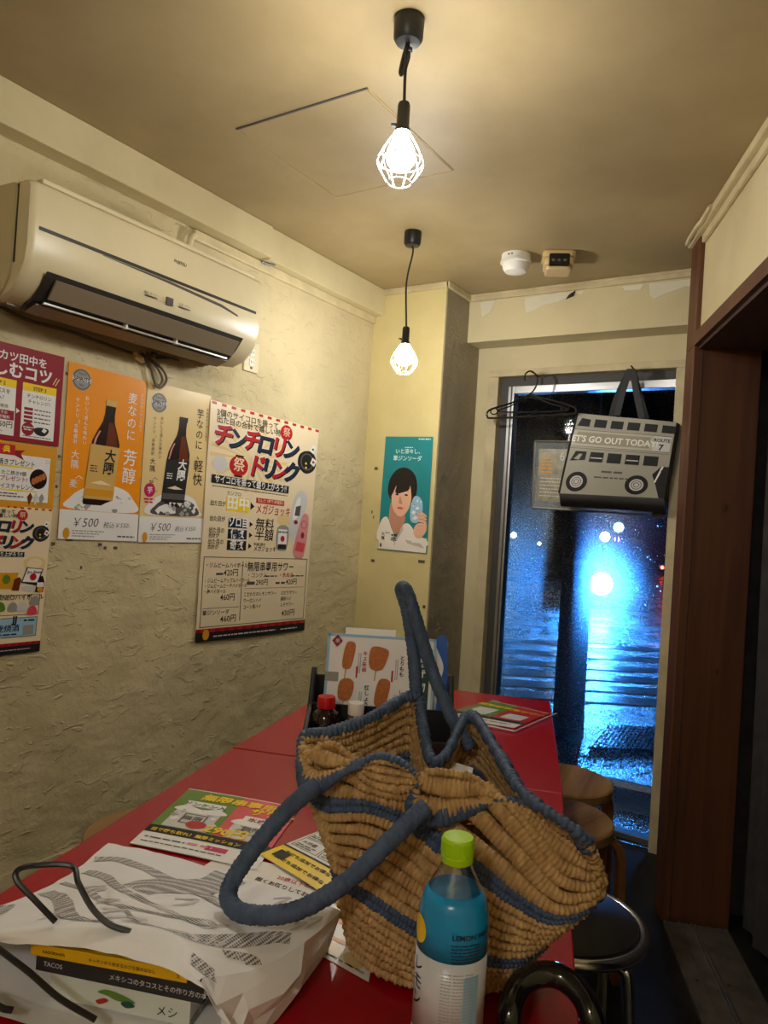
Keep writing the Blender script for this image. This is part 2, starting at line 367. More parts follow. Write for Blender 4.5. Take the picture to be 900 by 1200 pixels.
# right-hand wall: slants towards the window; s runs along it to the window, w into it
P0 = V(-.437, 2.48, 0); SV = V(-math.sin(math.radians(22.5)), math.cos(math.radians(22.5)), 0); NV = V(math.cos(math.radians(22.5)), math.sin(math.radians(22.5)), 0)
def RW(q): return P0 + SV*q[0] + NV*q[1] + V(0, 0, q[2])
struct(MB().box((-1.9, .012, 1.868), (0, .16, H), RW).build('wall_right', M['cream']), 'cream wall panel above the dark side opening')
struct(MB().box((-4.6, 0, 0), (-1.9, .19, H), RW).build('wall_right_near', M['cream']))
struct(MB().box((-1.9, -.004, 1.826), (0, .19, 1.868), RW).build('trim_7', M['woodp']), 'reddish wooden lintel edge of the side opening')
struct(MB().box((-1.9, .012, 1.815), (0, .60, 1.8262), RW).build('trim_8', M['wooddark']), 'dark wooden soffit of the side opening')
post = struct(MB().box((0, -.004, 0), (.11, .20, 1.826), RW).box((0.0, -.004, 1.826), (.11, .05, H), RW).build('trim_9', M['woodp'], bevel=.003), 'reddish wooden door post beside the window')
MB().lathe([(0, .0), (.012, .001), (.011, .0022), (.0, .003)], (0, 0, 0), 14, lambda q: RW((-.0005-q[2], .115+q[0]*.7, 1.318+q[1]))).build('knot', M['wooddark'], post)
MB().lathe([(0, .0), (.009, .001), (.008, .0022), (.0, .003)], (0, 0, 0), 14, lambda q: RW((-.0005-q[2], .12+q[0]*.7, .80+q[1]))).build('knot', M['wooddark'], post)
MB().box((-.004, .022, 0), (0, .025, 1.826), RW).build('joint', M['wooddark'], post)
cn = MB(); cn.box((-1.95, -.018, H-.024), (.11, .012, H), RW); cn.box((-1.9, -.002, H-.05), (-.01, .012, H-.024), RW)
struct(cn.build('trim_10', M['trim'], bevel=.004), 'loose cream cornice along the right wall')
MB().tube([RW((.10, -.022, H-.012)), RW((.03, -.028, H-.016)), RW((-.03, -.024, H-.008)), RW((-.10, -.026, H-.018)), RW((-.19, -.022, H-.010))], .008, 6).build('sealant_bead', M['trim'], bpy.data.objects['trim_10'], True)
# dark room past the opening
struct(MB().box((-2.6, 1.5, 0), (.9, 1.6, H), RW).box((.11, .2, 0), (.19, 1.5, H), RW).box((-2.6, .2, 0), (-2.5, 1.5, H), RW).build('wall_side_room', M['curtain']))
# curtain with folds
cu = []
for i in range(121):
    t = i/120; s = .05 - t*1.3
    w = .245 + .012*math.sin(i*.62) + .006*math.sin(i*1.37+1)
    cu.append([RW((s, w+.004*math.sin(z*3+i), z)) for z in np.linspace(.03, 1.81, 14)])
cur = MB().grid(cu).build('curtain', M['curtain'], None, 'all')
tag(cur, 'charcoal curtain hanging in the dark side opening', 'curtain')
# threshold: ribbed metal plates
th = struct(MB().box((-2.2, .0, 0), (-.02, .19, .012), RW).build('threshold_plate', M['alud']), 'dull ribbed metal threshold on the floor of the side opening')
for w in (.004, .045, .082, .092, .130, .165, .184):
    MB().box((-2.2, w, .012), (-.02, w+.005, .0155), RW).build('rib', M['alu'] if w in (.082, .092) else M['alud'], th)
for s in (-.32, -.62, -.92):
    for w in (.03, .112): MB().lathe([(0, .0135), (.004, .0135), (.005, .012)], (0, 0, 0), 10, lambda q: RW((s+q[0], w+q[1], q[2]))).build('screw', M['black'], th)

# ceiling hatch
hx0, hx1, hy0, hy1 = -1.385, -.978, 1.361, 1.80
hat = thing('ceiling_hatch', 'square access hatch set in the stained ceiling', 'hatch'); at(hat, (0, 0, 0))
MB().box((hx0+.004, hy0+.004, H-.0025), (hx1-.004, hy1-.004, H)).build('panel', M['ceil'], hat)
for k_, r in enumerate(((hx0, hy0, hx1, hy0+.005), (hx0, hy0, hx0+.0016, hy1), (hx1-.0016, hy0, hx1, hy1), (hx0, hy1-.001, hx1, hy1))):
    MB().box((r[0], r[1], H-.003), (r[2], r[3], H)).build('joint', M['darkgap'] if k_ == 0 else M['tanpl'], hat)

# ------------------------------------------------------------------ window
M['glass'] = None
def make_glass():
    m = bpy.data.materials.new('rain_wet_glass'); m.use_nodes = True; nt = m.node_tree; N = nt.nodes.new; L = nt.links.new
    nt.nodes.remove(nt.nodes['Principled BSDF']); out = nt.nodes['Material Output']
    tr = N('ShaderNodeBsdfTransparent'); tr.inputs[0].default_value = (.92, .96, 1, 1)
    rf = N('ShaderNodeBsdfRefraction'); rf.inputs['Roughness'].default_value = .9; rf.inputs['IOR'].default_value = 1.07; rf.inputs[0].default_value = (.9, .95, 1, 1)
    tc = N('ShaderNodeTexCoord'); n = N('ShaderNodeTexNoise'); n.inputs['Scale'].default_value = 130; n.inputs['Detail'].default_value = 3
    L(tc.outputs['Object'], n.inputs['Vector'])
    n2 = N('ShaderNodeTexNoise'); n2.inputs['Scale'].default_value = 170; n2.inputs['Detail'].default_value = 3; L(tc.outputs['Object'], n2.inputs['Vector'])
    mr = N('ShaderNodeMapRange'); mr.inputs['From Min'].default_value = .4; mr.inputs['From Max'].default_value = .7; mr.inputs['To Min'].default_value = .14; mr.inputs['To Max'].default_value = .34
    L(n2.outputs['Fac'], mr.inputs['Value'])
    mx = N('ShaderNodeMixShader'); L(mr.outputs[0], mx.inputs[0]); L(tr.outputs[0], mx.inputs[1]); L(rf.outputs[0], mx.inputs[2])
    gl = N('ShaderNodeBsdfGlossy'); gl.inputs['Roughness'].default_value = .03
    fr = N('ShaderNodeFresnel'); fr.inputs['IOR'].default_value = 1.3
    m2 = N('ShaderNodeMixShader'); L(fr.outputs[0], m2.inputs[0]); L(mx.outputs[0], m2.inputs[1]); L(gl.outputs[0], m2.inputs[2])
    L(m2.outputs[0], out.inputs[0]); return m
M['glass'] = make_glass()
GX0, GX1, GZ0, GZ1 = -1.262, -.592, .035, 1.80
win = struct(MB().box((-1.372, WY-.012, 0), (-1.325, WY+.09, 1.8655)).box((-.587, WY-.012, 0), (-.552, WY+.09, 1.8655)).box((-1.372, WY-.012, 1.866), (-.552, WY+.09, 1.895)).build('window_1', M['trim'], bevel=.002), 'tall window with cream wooden surround, wet street behind')
MB().box((-1.325, WY+.03, 0), (-1.29, WY+.09, 1.866)).box((-1.2898, WY+.03, 1.828), (-.587, WY+.09, 1.866)).box((-1.2898, WY+.03, 0), (-.587, WY+.09, .012)).build('outer_frame', M['darkgap'], win)
fr = MB().box((-1.29, WY+.02, .012), (-1.262, WY+.075, 1.828)).box((-1.2618, WY+.02, 1.795), (-.587, WY+.075, 1.828)).box((-1.2618, WY+.02, .012), (-.587, WY+.075, .035)).build('metal_frame', M['alu'], win, bevel=.002)
MB().box((-1.275, WY+.016, .012), (-1.271, WY+.02, 1.828)).build('frame_groove', M['darkgap'], fr)
MB().add([(GX0, WY+.05, GZ0), (GX1, WY+.05, GZ0), (GX1, WY+.05, GZ1), (GX0, WY+.05, GZ1)], [(0, 1, 2, 3)]).build('glass_pane', M['glass'], win)
# rain drops on the outer face
M['drop'] = mat('water_drop', (1, 1, 1), .02, trans=1.0)
dr = MB()
for i in range(1100):
    x = random.uniform(GX0+.01, GX1-.01); z = random.uniform(.15, 1.4); r = random.choice((.0012, .0016, .0022, .003)); st = random.choice((1, 1, 1.2, 2.2))
    vs = [(x, WY+.0515+r*.7, z)] + [(x+r*math.cos(k*math.pi/3), WY+.0515, z+st*r*math.sin(k*math.pi/3)) for k in range(6)]
    dr.add(vs, [(0, 1+k, 1+(k+1) % 6) for k in range(6)])
d = dr.build('rain_drops', M['drop'], win, 'all'); d['kind'] = 'stuff'

# ------------------------------------------------------------------ the street outside
G = -.12
def wetmat():
    m = mat('wet_asphalt', (.03, .036, .045), .22, spec=.8)
    nt = m.node_tree; b = nt.nodes['Principled BSDF']; N = nt.nodes.new; L = nt.links.new
    tc = N('ShaderNodeTexCoord')
    n = N('ShaderNodeTexNoise'); n.inputs['Scale'].default_value = 85; n.inputs['Detail'].default_value = 6; L(tc.outputs['Object'], n.inputs['Vector'])
    n2 = N('ShaderNodeTexNoise'); n2.inputs['Scale'].default_value = 1.4; n2.inputs['Detail'].default_value = 4; L(tc.outputs['Object'], n2.inputs['Vector'])
    mr = N('ShaderNodeMapRange'); mr.inputs['From Min'].default_value = .38; mr.inputs['From Max'].default_value = .62; mr.inputs['To Min'].default_value = .06; mr.inputs['To Max'].default_value = .34
    L(n2.outputs['Fac'], mr.inputs['Value']); L(mr.outputs[0], b.inputs['Roughness'])
    bp = N('ShaderNodeBump'); bp.inputs['Strength'].default_value = .9; bp.inputs['Distance'].default_value = .022
    L(n.outputs['Fac'], bp.inputs['Height']); L(bp.outputs[0], b.inputs['Normal']); return m
M['road'] = wetmat(); M['line'] = mat('wet_road_paint', (.45, .48, .5), .25, bump=.4, bscale=70, bdist=.006)
M['kerb'] = mat('wet_kerb', (.22, .24, .26), .25, bump=.3, bscale=60)
road = struct(MB().box((-32, WY+.1, G-.1), (22, 48, G)).build('ground', M['road']), 'wet night street outside the window')
CR = AX[0].copy(); CR[2] = 0; CR = unit(CR); CF = V(-CR[1], CR[0], 0)
def CG(r, f, z): return CR*r + CF*f + V(0, 0, z)
for i, f0 in enumerate((5.75, 6.15, 6.6, 7.1, 7.7, 8.4)):
    o = MB().obox(CG(-.6+.03*i, f0, G), CR*4.2 - CF*.02, CF*.24, V(0, 0, .004)).build('crossing_stripe', M['line']); struct(o)
kb = MB().tube([CG(-.2, 4.35, G), CG(.55, 4.25, G), CG(1.3, 3.92, G+.0), CG(2.6, 3.2, G)], .03, 6).build('trim_11', M['kerb']); struct(kb, 'wet kerb edge of the pavement outside')
gt = thing('drain_grate', 'wet metal drain grate lying in the street beyond the window', 'grate')
gtm = MB()
go = pz(690, 877, G); ga = pz(775, 880, G)-go; gb = pz(712, 851, G)-go
for i in range(15): gtm.obox(go + ga*(i/15), ga*.03, gb, V(0, 0, .012))
for i in range(8): gtm.obox(go + gb*(i/8), ga, gb*.05, V(0, 0, .010))
gtm.build('grid_bars', M['grate'], gt)
MB().obox(go-V(0, 0, .0), ga, gb, V(0, 0, .003)).build('base_plate', M['road'], gt)
# pole
pb = pz(652, 838, G); pb = CG(np.dot(pb, CR), 4.95, G)
pole = thing('utility_pole', 'dark utility pole standing outside the window', 'pole'); at(pole, tuple(pb))
MB().lathe([(.105, 0), (.10, .6), (.092, 3.4), (.088, 6)], n=20).build('shaft', mat('dark_concrete', (.045, .05, .055), .5, bump=.3, bscale=40), pole, True)
MB().lathe([(.1, 1.10), (.103, 1.105), (.103, 1.135), (.1, 1.14)], n=20).build('steel_band', M['alud'], pole, True)
# lit sign standing in the road
M['signlit'] = emit('lit_sign_face', (.045, .30, 1.0), SIGN)
sg = thing('flood_light', 'twin-lens floodlight glowing blue-white across the wet street', 'lamp')
sc_ = pD(698, 684, 12.5)
def SG(q): return sc_ + CR*q[0] + CF*q[1] + V(0, 0, q[2])
MB().box((-.42, .02, -.30), (.42, .25, .30), SG).build('cabinet', M['iron'], sg)
for x0, z0, rr_ in ((.10, 0, .19), (-.22, .04, .11)):
    MB().lathe([(0, -.03), (rr_*.6, -.022), (rr_, 0), (rr_, .03)], (0, 0, 0), 20, lambda q: SG((x0+q[0], q[2], z0+q[1]))).build('lit_lens', M['signlit'], sg)
for x in (-.36, .32): MB().box((x, .05, G-sc_[2]), (x+.04, .12, -.29), SG).build('leg', M['iron'], sg)
# unseen lamp with a bluish head, added to light the road surface
M['lampblue'] = emit('road_fill_glow', (.06, .36, 1.0), 130)
lp = thing('road_fill_lamp', 'unseen tall lamp added to cast cold blue light on the road', 'lamp')
lb = CG(7.4, 9.5, G); at(lp, tuple(lb))
MB().lathe([(.07, 0), (.05, 5.2)], n=12).build('post', M['iron'], lp, True)
MB().tube([(0, 0, 5.15), tuple(-CR*.7+V(0, 0, 5.3)), tuple(-CR*1.6+V(0, 0, 5.25))], .035, 8).build('arm', M['iron'], lp, True)
MB().obox(-CR*2.2-CF*.25+V(0, 0, 5.18), CR*.8, CF*.5, V(0, 0, .09)).build('head', M['iron'], lp)
MB().obox(-CR*2.17-CF*.22+V(0, 0, 5.165), CR*.74, CF*.44, V(0, 0, .014)).build('lens', M['lampblue'], lp)
# small far lights
def farlight(px, py, dep, r, col, s, label):
    c = pD(px, py, dep)
    o = thing('signal_light', label, 'light')
    MB().lathe([(0, -r), (r*.7, -r*.7), (r, 0), (r*.7, r*.7), (0, r)], c, 12).build('lens', emit('far_light', col, s), o, True)
    MB().obox(c-CR*r*1.3+CF*r*.2-V(0, 0, r*1.3), CR*r*2.6, CF*.15, V(0, 0, r*2.6)).build('housing', M['iron'], o)
    MB().tube([c+CF*.1+V(0, 0, -r), V(c[0]+CF[0]*.1, c[1]+CF[1]*.1, G)], .04, 8).build('post', M['iron'], o)
farlight(682, 603, 17, .16, (.8, .95, 1), 40, 'large white street light far behind the hanging bag')
farlight(709, 629, 19, .13, (1, .9, .75), 22, 'warm white street light far across the road')
farlight(725, 618, 21, .15, (.1, .3, 1), 26, 'deep blue light far across the road')
farlight(723, 632, 22, .08, (1, .1, .6), 22, 'small magenta light far across the road')
farlight(590, 643, 18, .13, (.45, .9, 1), 22, 'cyan light by the left window edge across the road')
farlight(602, 627, 24, .1, (.6, .95, 1), 20, 'small pale cyan light across the road')
farlight(776, 665, 24, .06, (1, .06, .04), 20, 'small red light across the road')
farlight(632, 637, 24, .06, (1, .75, .4), 10, 'small amber light across the road')
# dark buildings across the street
M['facade'] = mat('night_facade', (.05, .055, .065), .8, var=.3, vscale=1)
M['pane'] = mat('dark_pane', (.02, .025, .035), .15)
def building(r0, r1, f, h, label, lit):
    o = thing('building', label, 'building')
    MB().obox(CG(r0, f, G), CR*(r1-r0), CF*5, V(0, 0, h)).build('facade', M['facade'], o)
    n = int((r1-r0)/2.4)
    for i in range(n):
        for j in range(int(h/3.2)):
            q = CG(r0+.7+i*2.4, f-.03, G+1.1+j*3.0)
            MB().obox(q, CR*1.3, CF*.04, V(0, 0, 1.4)).build('window', M['pane'] if (i, j) not in lit else emit('lit_window', (.5, .7, 1), .5), o)
building(-9, 3.2, 27, 13, 'dark multi-storey building across the street behind the pole', set())
building(3.4, 18, 29, 10, 'lower dark building across the street behind the lit sign', set())

# ================================================================== LAMPS
M['bulb'] = emit('bulb_glow', (1.0, .975, .93), BULB)
M['cage'] = mat('white_cage_wire', (.8, .8, .78), .4)
def pendant(name, label, xy, cord, curl):
    o = thing(name, label, 'lamp'); at(o, (xy[0], xy[1], H))
    MB().lathe([(.029, 0), (.030, -.006), (.029, -.040), (.024, -.048), (.006, -.050)], n=24).build('ceiling_rose', M['black'], o, True)
    path = [V(0, 0, -.045), V(.004, 0, -.075), V(-.003+curl, .002, -.05-cord*.45), V(curl*.3, 0, -.05-cord)]
    c = MB().tube(cr_pts(path, 8), .0032, 8).build('cord', M['black'], o, True)
    if cord < .2:
        MB().tube(cr_pts([V(.0, -.002, -.05), V(-.006, -.004, -.075), V(-.010, -.006, -.105), V(-.006, -.006, -.112), V(-.003, -.004, -.095), V(-.001, -.003, -.06)], 6), .0034, 8).build('cord_loop', M['black'], c, True)
        MB().lathe([(0, .004), (.005, .002), (.005, -.004), (0, -.006)], (.006, 0, -.062), 8).build('cord_clip', M['black'], c)
    zb = -.05-cord; cx = curl*.3
    s = MB().lathe([(.004, zb+.002), (.011, zb-.002), (.0125, zb-.008), (.0125, zb-.050), (.015, zb-.053), (.015, zb-.060), (.010, zb-.064)], (cx, 0, 0), 20).build('socket', M['black'], o, True)
    MB().tube([V(cx-.012, 0, zb-.043), V(cx-.024, -.004, zb-.041)], .004, 8).build('switch_key', M['black'], s)
    zc = zb-.105
    prof = [(.012, zc+.040), (.015, zc+.030), (.024, zc+.016), (.029, zc), (.027, zc-.014), (.018, zc-.025), (0, zc-.030)]
    MB().lathe(prof, (cx, 0, 0), 24).build('bulb', M['bulb'], o, 'all')
    cg = MB(); zt, zm, zl = zb-.060, zc-.012, zc-.054
    for k in range(10):
        a = 2*math.pi*k/10
        cg.tube(cr_pts([V(cx+r*math.cos(a), r*math.sin(a), z) for r, z in ((.0145, zt), (.027, zc+.026), (.046, zm), (.036, zm-.026), (.0235, zl))], 4), .0013, 5)
    for r, z in ((.0152, zt), (.046, zm), (.0235, zl)):
        cg.tube([V(cx+r*math.cos(a), r*math.sin(a), z) for a in np.linspace(0, 2*math.pi, 28)[:-1]], .0014, 5, closed=True)
    cg.build('wire_cage', M['cage'], o, True)
    return o
pendant('pendant_lamp', 'short-corded pendant with white wire cage below the ceiling hatch', (-.775, 1.207), .115, .0)
pendant('pendant_lamp', 'long-corded pendant with white wire cage in front of the yellow pier', (-1.305, 2.139), .275, -.012)
# unseen globe behind the viewer, added as fill light for the table
gl = thing('fill_globe', 'unseen frosted globe added behind the viewer as fill light', 'lamp'); at(gl, (.10, -1.25, H))
MB().lathe([(.05, 0), (.05, -.03), (.03, -.035)], n=20).build('base', M['black'], gl, True)
MB().lathe([(.03, -.03), (.075, -.06), (.09, -.11), (.07, -.165), (0, -.19)], n=24).build('globe', emit('fill_glow', (1, .965, .92), FILL*.25), gl, 'all')

# ceiling devices
dt = thing('heat_detector', 'round white detector dome on the ceiling above the window', 'detector'); at(dt, (-1.065, 2.475, H))
MB().lathe([(.052, 0), (.053, -.022), (.050, -.026)], n=32).build('base', M['whitepl'], dt, True)
MB().lathe([(.056, -.024), (.056, -.031), (.048, -.034), (.046, -.050), (.038, -.062), (.018, -.067), (0, -.068)], n=32).build('dome', M['whitepl'], dt, True)
for k in (-1, 1): MB().box((k*.006-.003, -.0545, -.014), (k*.006+.003, -.052, -.010)).build('slot', M['black'], dt)
ms = thing('door_sensor', 'tan motion sensor with a black lens window beside the white dome', 'sensor'); at(ms, (-.925, 2.53, H), math.radians(24))
bm_ = MB(); pr = [(-.058, -.045), (-.045, -.058), (.045, -.058), (.058, -.045), (.058, .045), (.045, .058), (-.045, .058), (-.058, .045)]
bm_.prism(pr, -.022, 0); bm_.prism([(a*.9, b*.92) for a, b in pr], -.05, -.022); bm_.prism([(a*.78, b*.8) for a, b in pr], -.066, -.05)
bm_.build('housing', M['tanpl'], ms, bevel=.006)
MB().box((-.036, -.0585, -.058), (.036, -.044, -.012)).build('lens_window', M['gloss'], ms, bevel=.004)
for k in (-1, 0, 1): MB().lathe([(.0, .0), (.007, -.002), (.007, -.008), (0, -.010)], (k*.02, -.058, -.034), 12).build('lens', M['smoke'], ms)

# ================================================================== AIR CONDITIONER
ac = thing('air_conditioner', 'aged ivory wall air conditioner above the posters', 'air conditioner'); at(ac, (WX, .945, 1.66))
AW = .775
prof = [(0, .022), (.10, .008), (.145, .022), (.178, .05), (.198, .085), (.206, .125), (.205, .262), (.198, .272), (.185, .278), (.0, .285)]
def extr(p, y0, y1, round_=0.0):
    m = MB(); n = len(p); cx = sum(a for a, b in p)/n; cz = sum(b for a, b in p)/n; secs = []
    for y, s in ((y0, .965), (y0+.006, .99), (y0+.016, 1), (y1-.016, 1), (y1-.006, .99), (y1, .965)):
        secs.append([(a*s if a > 0 else 0, y, cz+(b-cz)*s) for a, b in p])
    vs = [q for s_ in secs for q in s_]
    fs = [(i*n+k, i*n+(k+1) % n, (i+1)*n+(k+1) % n, (i+1)*n+k) for i in range(5) for k in range(n)] + [tuple(range(n))[::-1], tuple(5*n+k for k in range(n))]
    return m.add(vs, fs)
extr(prof, 0, AW).build('body', M['acbody'], ac, True)
# left end cap
cap = [(.0, .024), (.095, .008), (.12, .03), (.14, .06), (.15, .12), (.152, .262), (.14, .276), (.0, .281)]
ec = MB().prism(cap, -.006, .012, lambda q: (q[0], q[2], q[1])).build('end_cap', M['acside'], ac, bevel=.004)
MB().lathe([(0, -.009), (.012, -.009), (.013, -.006)], (0, 0, 0), 18, lambda q: (.035+q[0], q[2], .20+q[1])).build('cap_screw', M['vane'], ec)
MB().box((.150, -.002, .09), (.1545, .004, .27)).build('seam', M['acdark'], ac)
# top lip
MB().box((.16, .03, .276), (.195, AW-.03, .288)).build('top_grille', M['ivory'], ac, bevel=.003)
for k in range(3): MB().box((.165, .05, .2885+k*.0), (.168+.008*k, AW-.06, .291)).build('grille_bar', M['acside'], ac)
# groove between upper panel and lower body
gv = MB(); gv.box((.199, .022, .164), (.2075, AW-.03, .172)); gv.build('panel_gap', M['acdark'], ac)
MB().prism([(.19, .170), (.40, .164), (.60, .154), (.668, .144), (.665, .148), (.60, .161), (.40, .170)], .2032, .2085, lambda q: (q[2], q[0], q[1]-.008)).build('swoosh', M['smoke'], ac)
# outlet at the bottom
MB().prism([(.204, .078), (.178, .044), (.150, .018), (.10, .0)], .05, AW-.075, lambda q: (q[0], q[2], q[1])).build('outlet_well', M['acdark'], ac)
def vane(x0, z0, x1, z1, y0, y1, th, m_, nm):
    dx, dz = x1-x0, z1-z0; l = math.hypot(dx, dz); nx, nz = -dz/l*th, dx/l*th
    MB().prism([(x0, z0), (x1, z1), (x1+nx, z1+nz), (x0+nx, z0+nz)], y0, y1, lambda q: (q[0], q[2], q[1])).build(nm, m_, ac)
vane(.170, .026, .199, .066, .075, AW-.09, -.006, M['vane'], 'upper_vane')
vane(.108, -.002, .150, .012, .06, AW-.085, -.004, M['vane'], 'lower_vane')
MB().box((.158, .07, .012), (.166, AW-.10, .016)).build('vane_edge', M['alu'], ac)
for y in (.30, .47): MB().box((.157, y, .010), (.170, y+.006, .030)).build('vane_pin', M['whitepl'], ac)
MB().prism([(.02, .016), (.10, .004), (.10, .009), (.02, .022)], .02, AW-.12, lambda q: (q[0], q[2], q[1])).build('underside', M['vane'], ac)
# control window and lettering
MB().box((.2045, .395, .098), (.2095, .417, .118)).build('receiver_window', M['smoke'], ac)
for y in (.325, .44): MB().box((.2055, y, .103), (.2080, y+.04, .105)).build('indicator_line', M['smoke'], ac)
P = Print(lambda u, v, h=0: V(.2062+h, u, v), ac); P.text('logo', 'smoke', 'FUJITSU', .435, .218, .013, 'c', 2, .01)
P.text('lettering', 'smoke', '運転 タイマー', .345, .108, .008, 'c', 1); P.text('lettering', 'smoke', '空清 パワー', .46, .108, .008, 'c', 1); P.done()
# bundled flex and plug under the unit
cd = thing('power_cord', 'brown power cord bundled with its plug under the air conditioner', 'cord')
def LW(x, y, h=.008):
    p = pX(x, y+5, WX) + V(h, 0, 0)
    if x > 20: p[2] = min(p[2], 1.664)          # stays under the casing
    return p
MB().tube(cr_pts([LW(-20, 345), LW(30, 358), LW(75, 372), LW(110, 394), LW(140, 405), LW(160, 411)], 6), .0045, 8).build('flex', M['cord'], cd, True)
for k, pts in enumerate(([(160, 411), (176, 420), (187, 438), (183, 447), (177, 440), (173, 424), (166, 412)], [(162, 410), (172, 422), (178, 446), (185, 449), (191, 440), (186, 428), (174, 418)], [(158, 413), (180, 412), (195, 405), (205, 406), (196, 409), (178, 415)], [(166, 412), (178, 404), (176, 396), (172, 402)])):
    MB().tube(cr_pts([LW(x, y, .012+.004*k) for x, y in pts], 6), .0038, 8).build('loop', M['cord'], cd, True)
pp = LW(158, 409, .02); pp[2] = min(pp[2], 1.640)
MB().box((-.012, -.018, -.010), (.010, .014, .010), lambda q: pp+V(q[0], q[1]*.9-q[2]*.3, q[2]*.9-q[1]*.3)).build('plug', M['tanpl'], cd, bevel=.004)
for dz in (-.004, .006): MB().box((-.001, .0, -.001), (.001, .016, .001), lambda q: pp+V(q[0]+dz*.4, q[1]*.3, .008+q[1]+q[2]+dz*.3)).build('prong', M['chrome'], cd)
MB().tube([LW(167, 406, .02), LW(168, 413, .026), LW(164, 417, .02), LW(161, 412, .014)], .003, 6).build('tie', M['cord'], cd)
# wall outlet
ot = thing('wall_outlet', 'ivory double wall outlet below the right end of the air conditioner', 'outlet'); at(ot, (WX, 1.897, 1.748))
MB().box((0, -.036, -.052), (.007, .036, .052)).build('cover_plate', M['ivory'], ot, bevel=.003)
for z in (.016, -.018):
    s_ = MB().box((.006, -.012, z-.013), (.0095, .012, z+.013)).build('socket', M['whitepl'], ot, bevel=.002)
    for y in (-.005, .004): MB().box((.0093, y, z-.004), (.0098, y+.002, z+.006)).build('slot', M['black'], s_)
MB().box((.0065, -.005, -.041), (.008, .005, -.034)).build('earth_cover', M['black'], ot)

# ================================================================== TABLES
def table(label, bl, br, tr, tl, group=None):
    T = .70; bl, br, tr, tl = (V(a, b, 0) for a, b in (bl, br, tr, tl)); c = (bl+br+tr+tl)/4
    o = thing('dining_table', label, 'table'); at(o, tuple(c))
    q = [p-c for p in (bl, br, tr, tl)]
    MB().add([p+V(0, 0, T-.028) for p in q]+[p+V(0, 0, T) for p in q], [(0, 3, 2, 1), (4, 5, 6, 7), (0, 1, 5, 4), (1, 2, 6, 5), (2, 3, 7, 6), (3, 0, 4, 7)]).build('tabletop', M['redtop'], o, bevel=.002)
    ends = ((q[0]+q[1])/2*.74, (q[3]+q[2])/2*.74); wd = unit((q[1]-q[0])+(q[2]-q[3])); ld = unit(ends[1]-ends[0])
    for e in ends:
        for k in (-1, 1):
            p = e+wd*.085*k
            l = MB().obox(p-wd*.02-ld*.02+V(0, 0, .03), wd*.04, ld*.04, V(0, 0, T-.06)).build('leg', M['iron'], o)
        MB().obox(e-wd*.16-ld*.025, wd*.32, ld*.05, V(0, 0, .032)).build('foot_bar', M['iron'], o, bevel=.004)
        MB().obox(e-wd*.24-ld*.02+V(0, 0, T-.058), wd*.48, ld*.04, V(0, 0, .032)).build('top_bar', M['iron'], o)
    MB().obox(ends[0]-wd*.015+V(0, 0, T-.078), ends[1]-ends[0], wd*.03, V(0, 0, .052)).build('rail', M['iron'], o)
    return o
table('red laminate table carrying the straw bag, paper bag and flyers', (-.745, .03), (-.037, .30), (-.447, 1.425), (-1.104, 1.190))
table('red laminate table by the window with the menu rack and sleeved flyer', (-1.107, 1.194), (-.447, 1.430), (-.728, 2.148), (-1.320, 1.955))

# ================================================================== STOOLS
def bent_stool(label, c, rz, r=.152, group=None):
    o = thing('bentwood_stool', label, 'stool', group); at(o, (c[0], c[1], 0), rz)
    MB().lathe([(r*.96, .408), (r, .413), (r, .435), (r*.97, .44), (0, .4405)], n=36).build('seat', M['woodseat'], o, True)
    for k in range(4):
        a = math.pi/4 + k*math.pi/2; u = V(math.cos(a), math.sin(a), 0); n_ = V(-u[1], u[0], 0)
        path = cr_pts([u*.05+V(0, 0, .398), u*(r*.72)+V(0, 0, .398), u*(r*1.02)+V(0, 0, .385), u*(r*1.17)+V(0, 0, .345), u*(r*1.2)+V(0, 0, .28), u*(r*1.22)+V(0, 0, .0)], 6)
        m = MB(); vs = []
        for i, p in enumerate(path):
            t = unit(path[min(i+1, len(path)-1)] - path[max(i-1, 0)]); nb = np.cross(n_, t)
            for sx, sy in ((-1, -1), (1, -1), (1, 1), (-1, 1)): vs.append(p + n_*.018*sx + nb*.010*sy)
        n4 = len(path)
        m.add(vs, [(i*4+k2, i*4+(k2+1) % 4, (i+1)*4+(k2+1) % 4, (i+1)*4+k2) for i in range(n4-1) for k2 in range(4)] + [(3, 2, 1, 0), tuple((n4-1)*4+k2 for k2 in range(4))])
        m.build('leg', M['woodleg'], o, True)
    return o
bent_stool('bentwood stool with round brown seat nearest the window', pz(660, 912, .44), math.radians(10))
bent_stool('bentwood stool with round brown seat between the window stool and chrome-rimmed stool', pz(652, 956, .44), math.radians(-12))
bent_stool('bentwood stool between the left plaster wall and the red table', pz(176, 974, .44), math.radians(0))
ps = thing('pipe_stool', 'black padded stool with chrome rim tucked under the red table', 'stool'); sc3 = pz(663, 1070, .455); at(ps, (sc3[0], sc3[1], 0), .5)
MB().lathe([(.0, .430), (.138, .430), (.142, .44), (.138, .452), (.10, .461), (0, .463)], n=40).build('cushion', mat('black_vinyl', (.012, .012, .012), .4), ps, True)
MB().tube([V(.148*math.cos(a), .148*math.sin(a), .440) for a in np.linspace(0, 2*math.pi, 49)[:-1]], .0115, 10, closed=True).build('chrome_rim', M['chrome'], ps, 'all')
for k in range(4):
    a = math.pi/4+k*math.pi/2; u = V(math.cos(a), math.sin(a), 0)
    l = MB().tube(cr_pts([u*.08+V(0, 0, .425), u*.125+V(0, 0, .41), u*.145+V(0, 0, .36), u*.165+V(0, 0, .0)], 6), .011, 10).build('leg', M['chrome'], ps, True)
    MB().lathe([(.014, 0), (.014, .02), (.011, .022)], tuple(u*.165), 12).build('rubber_foot', M['black'], l)
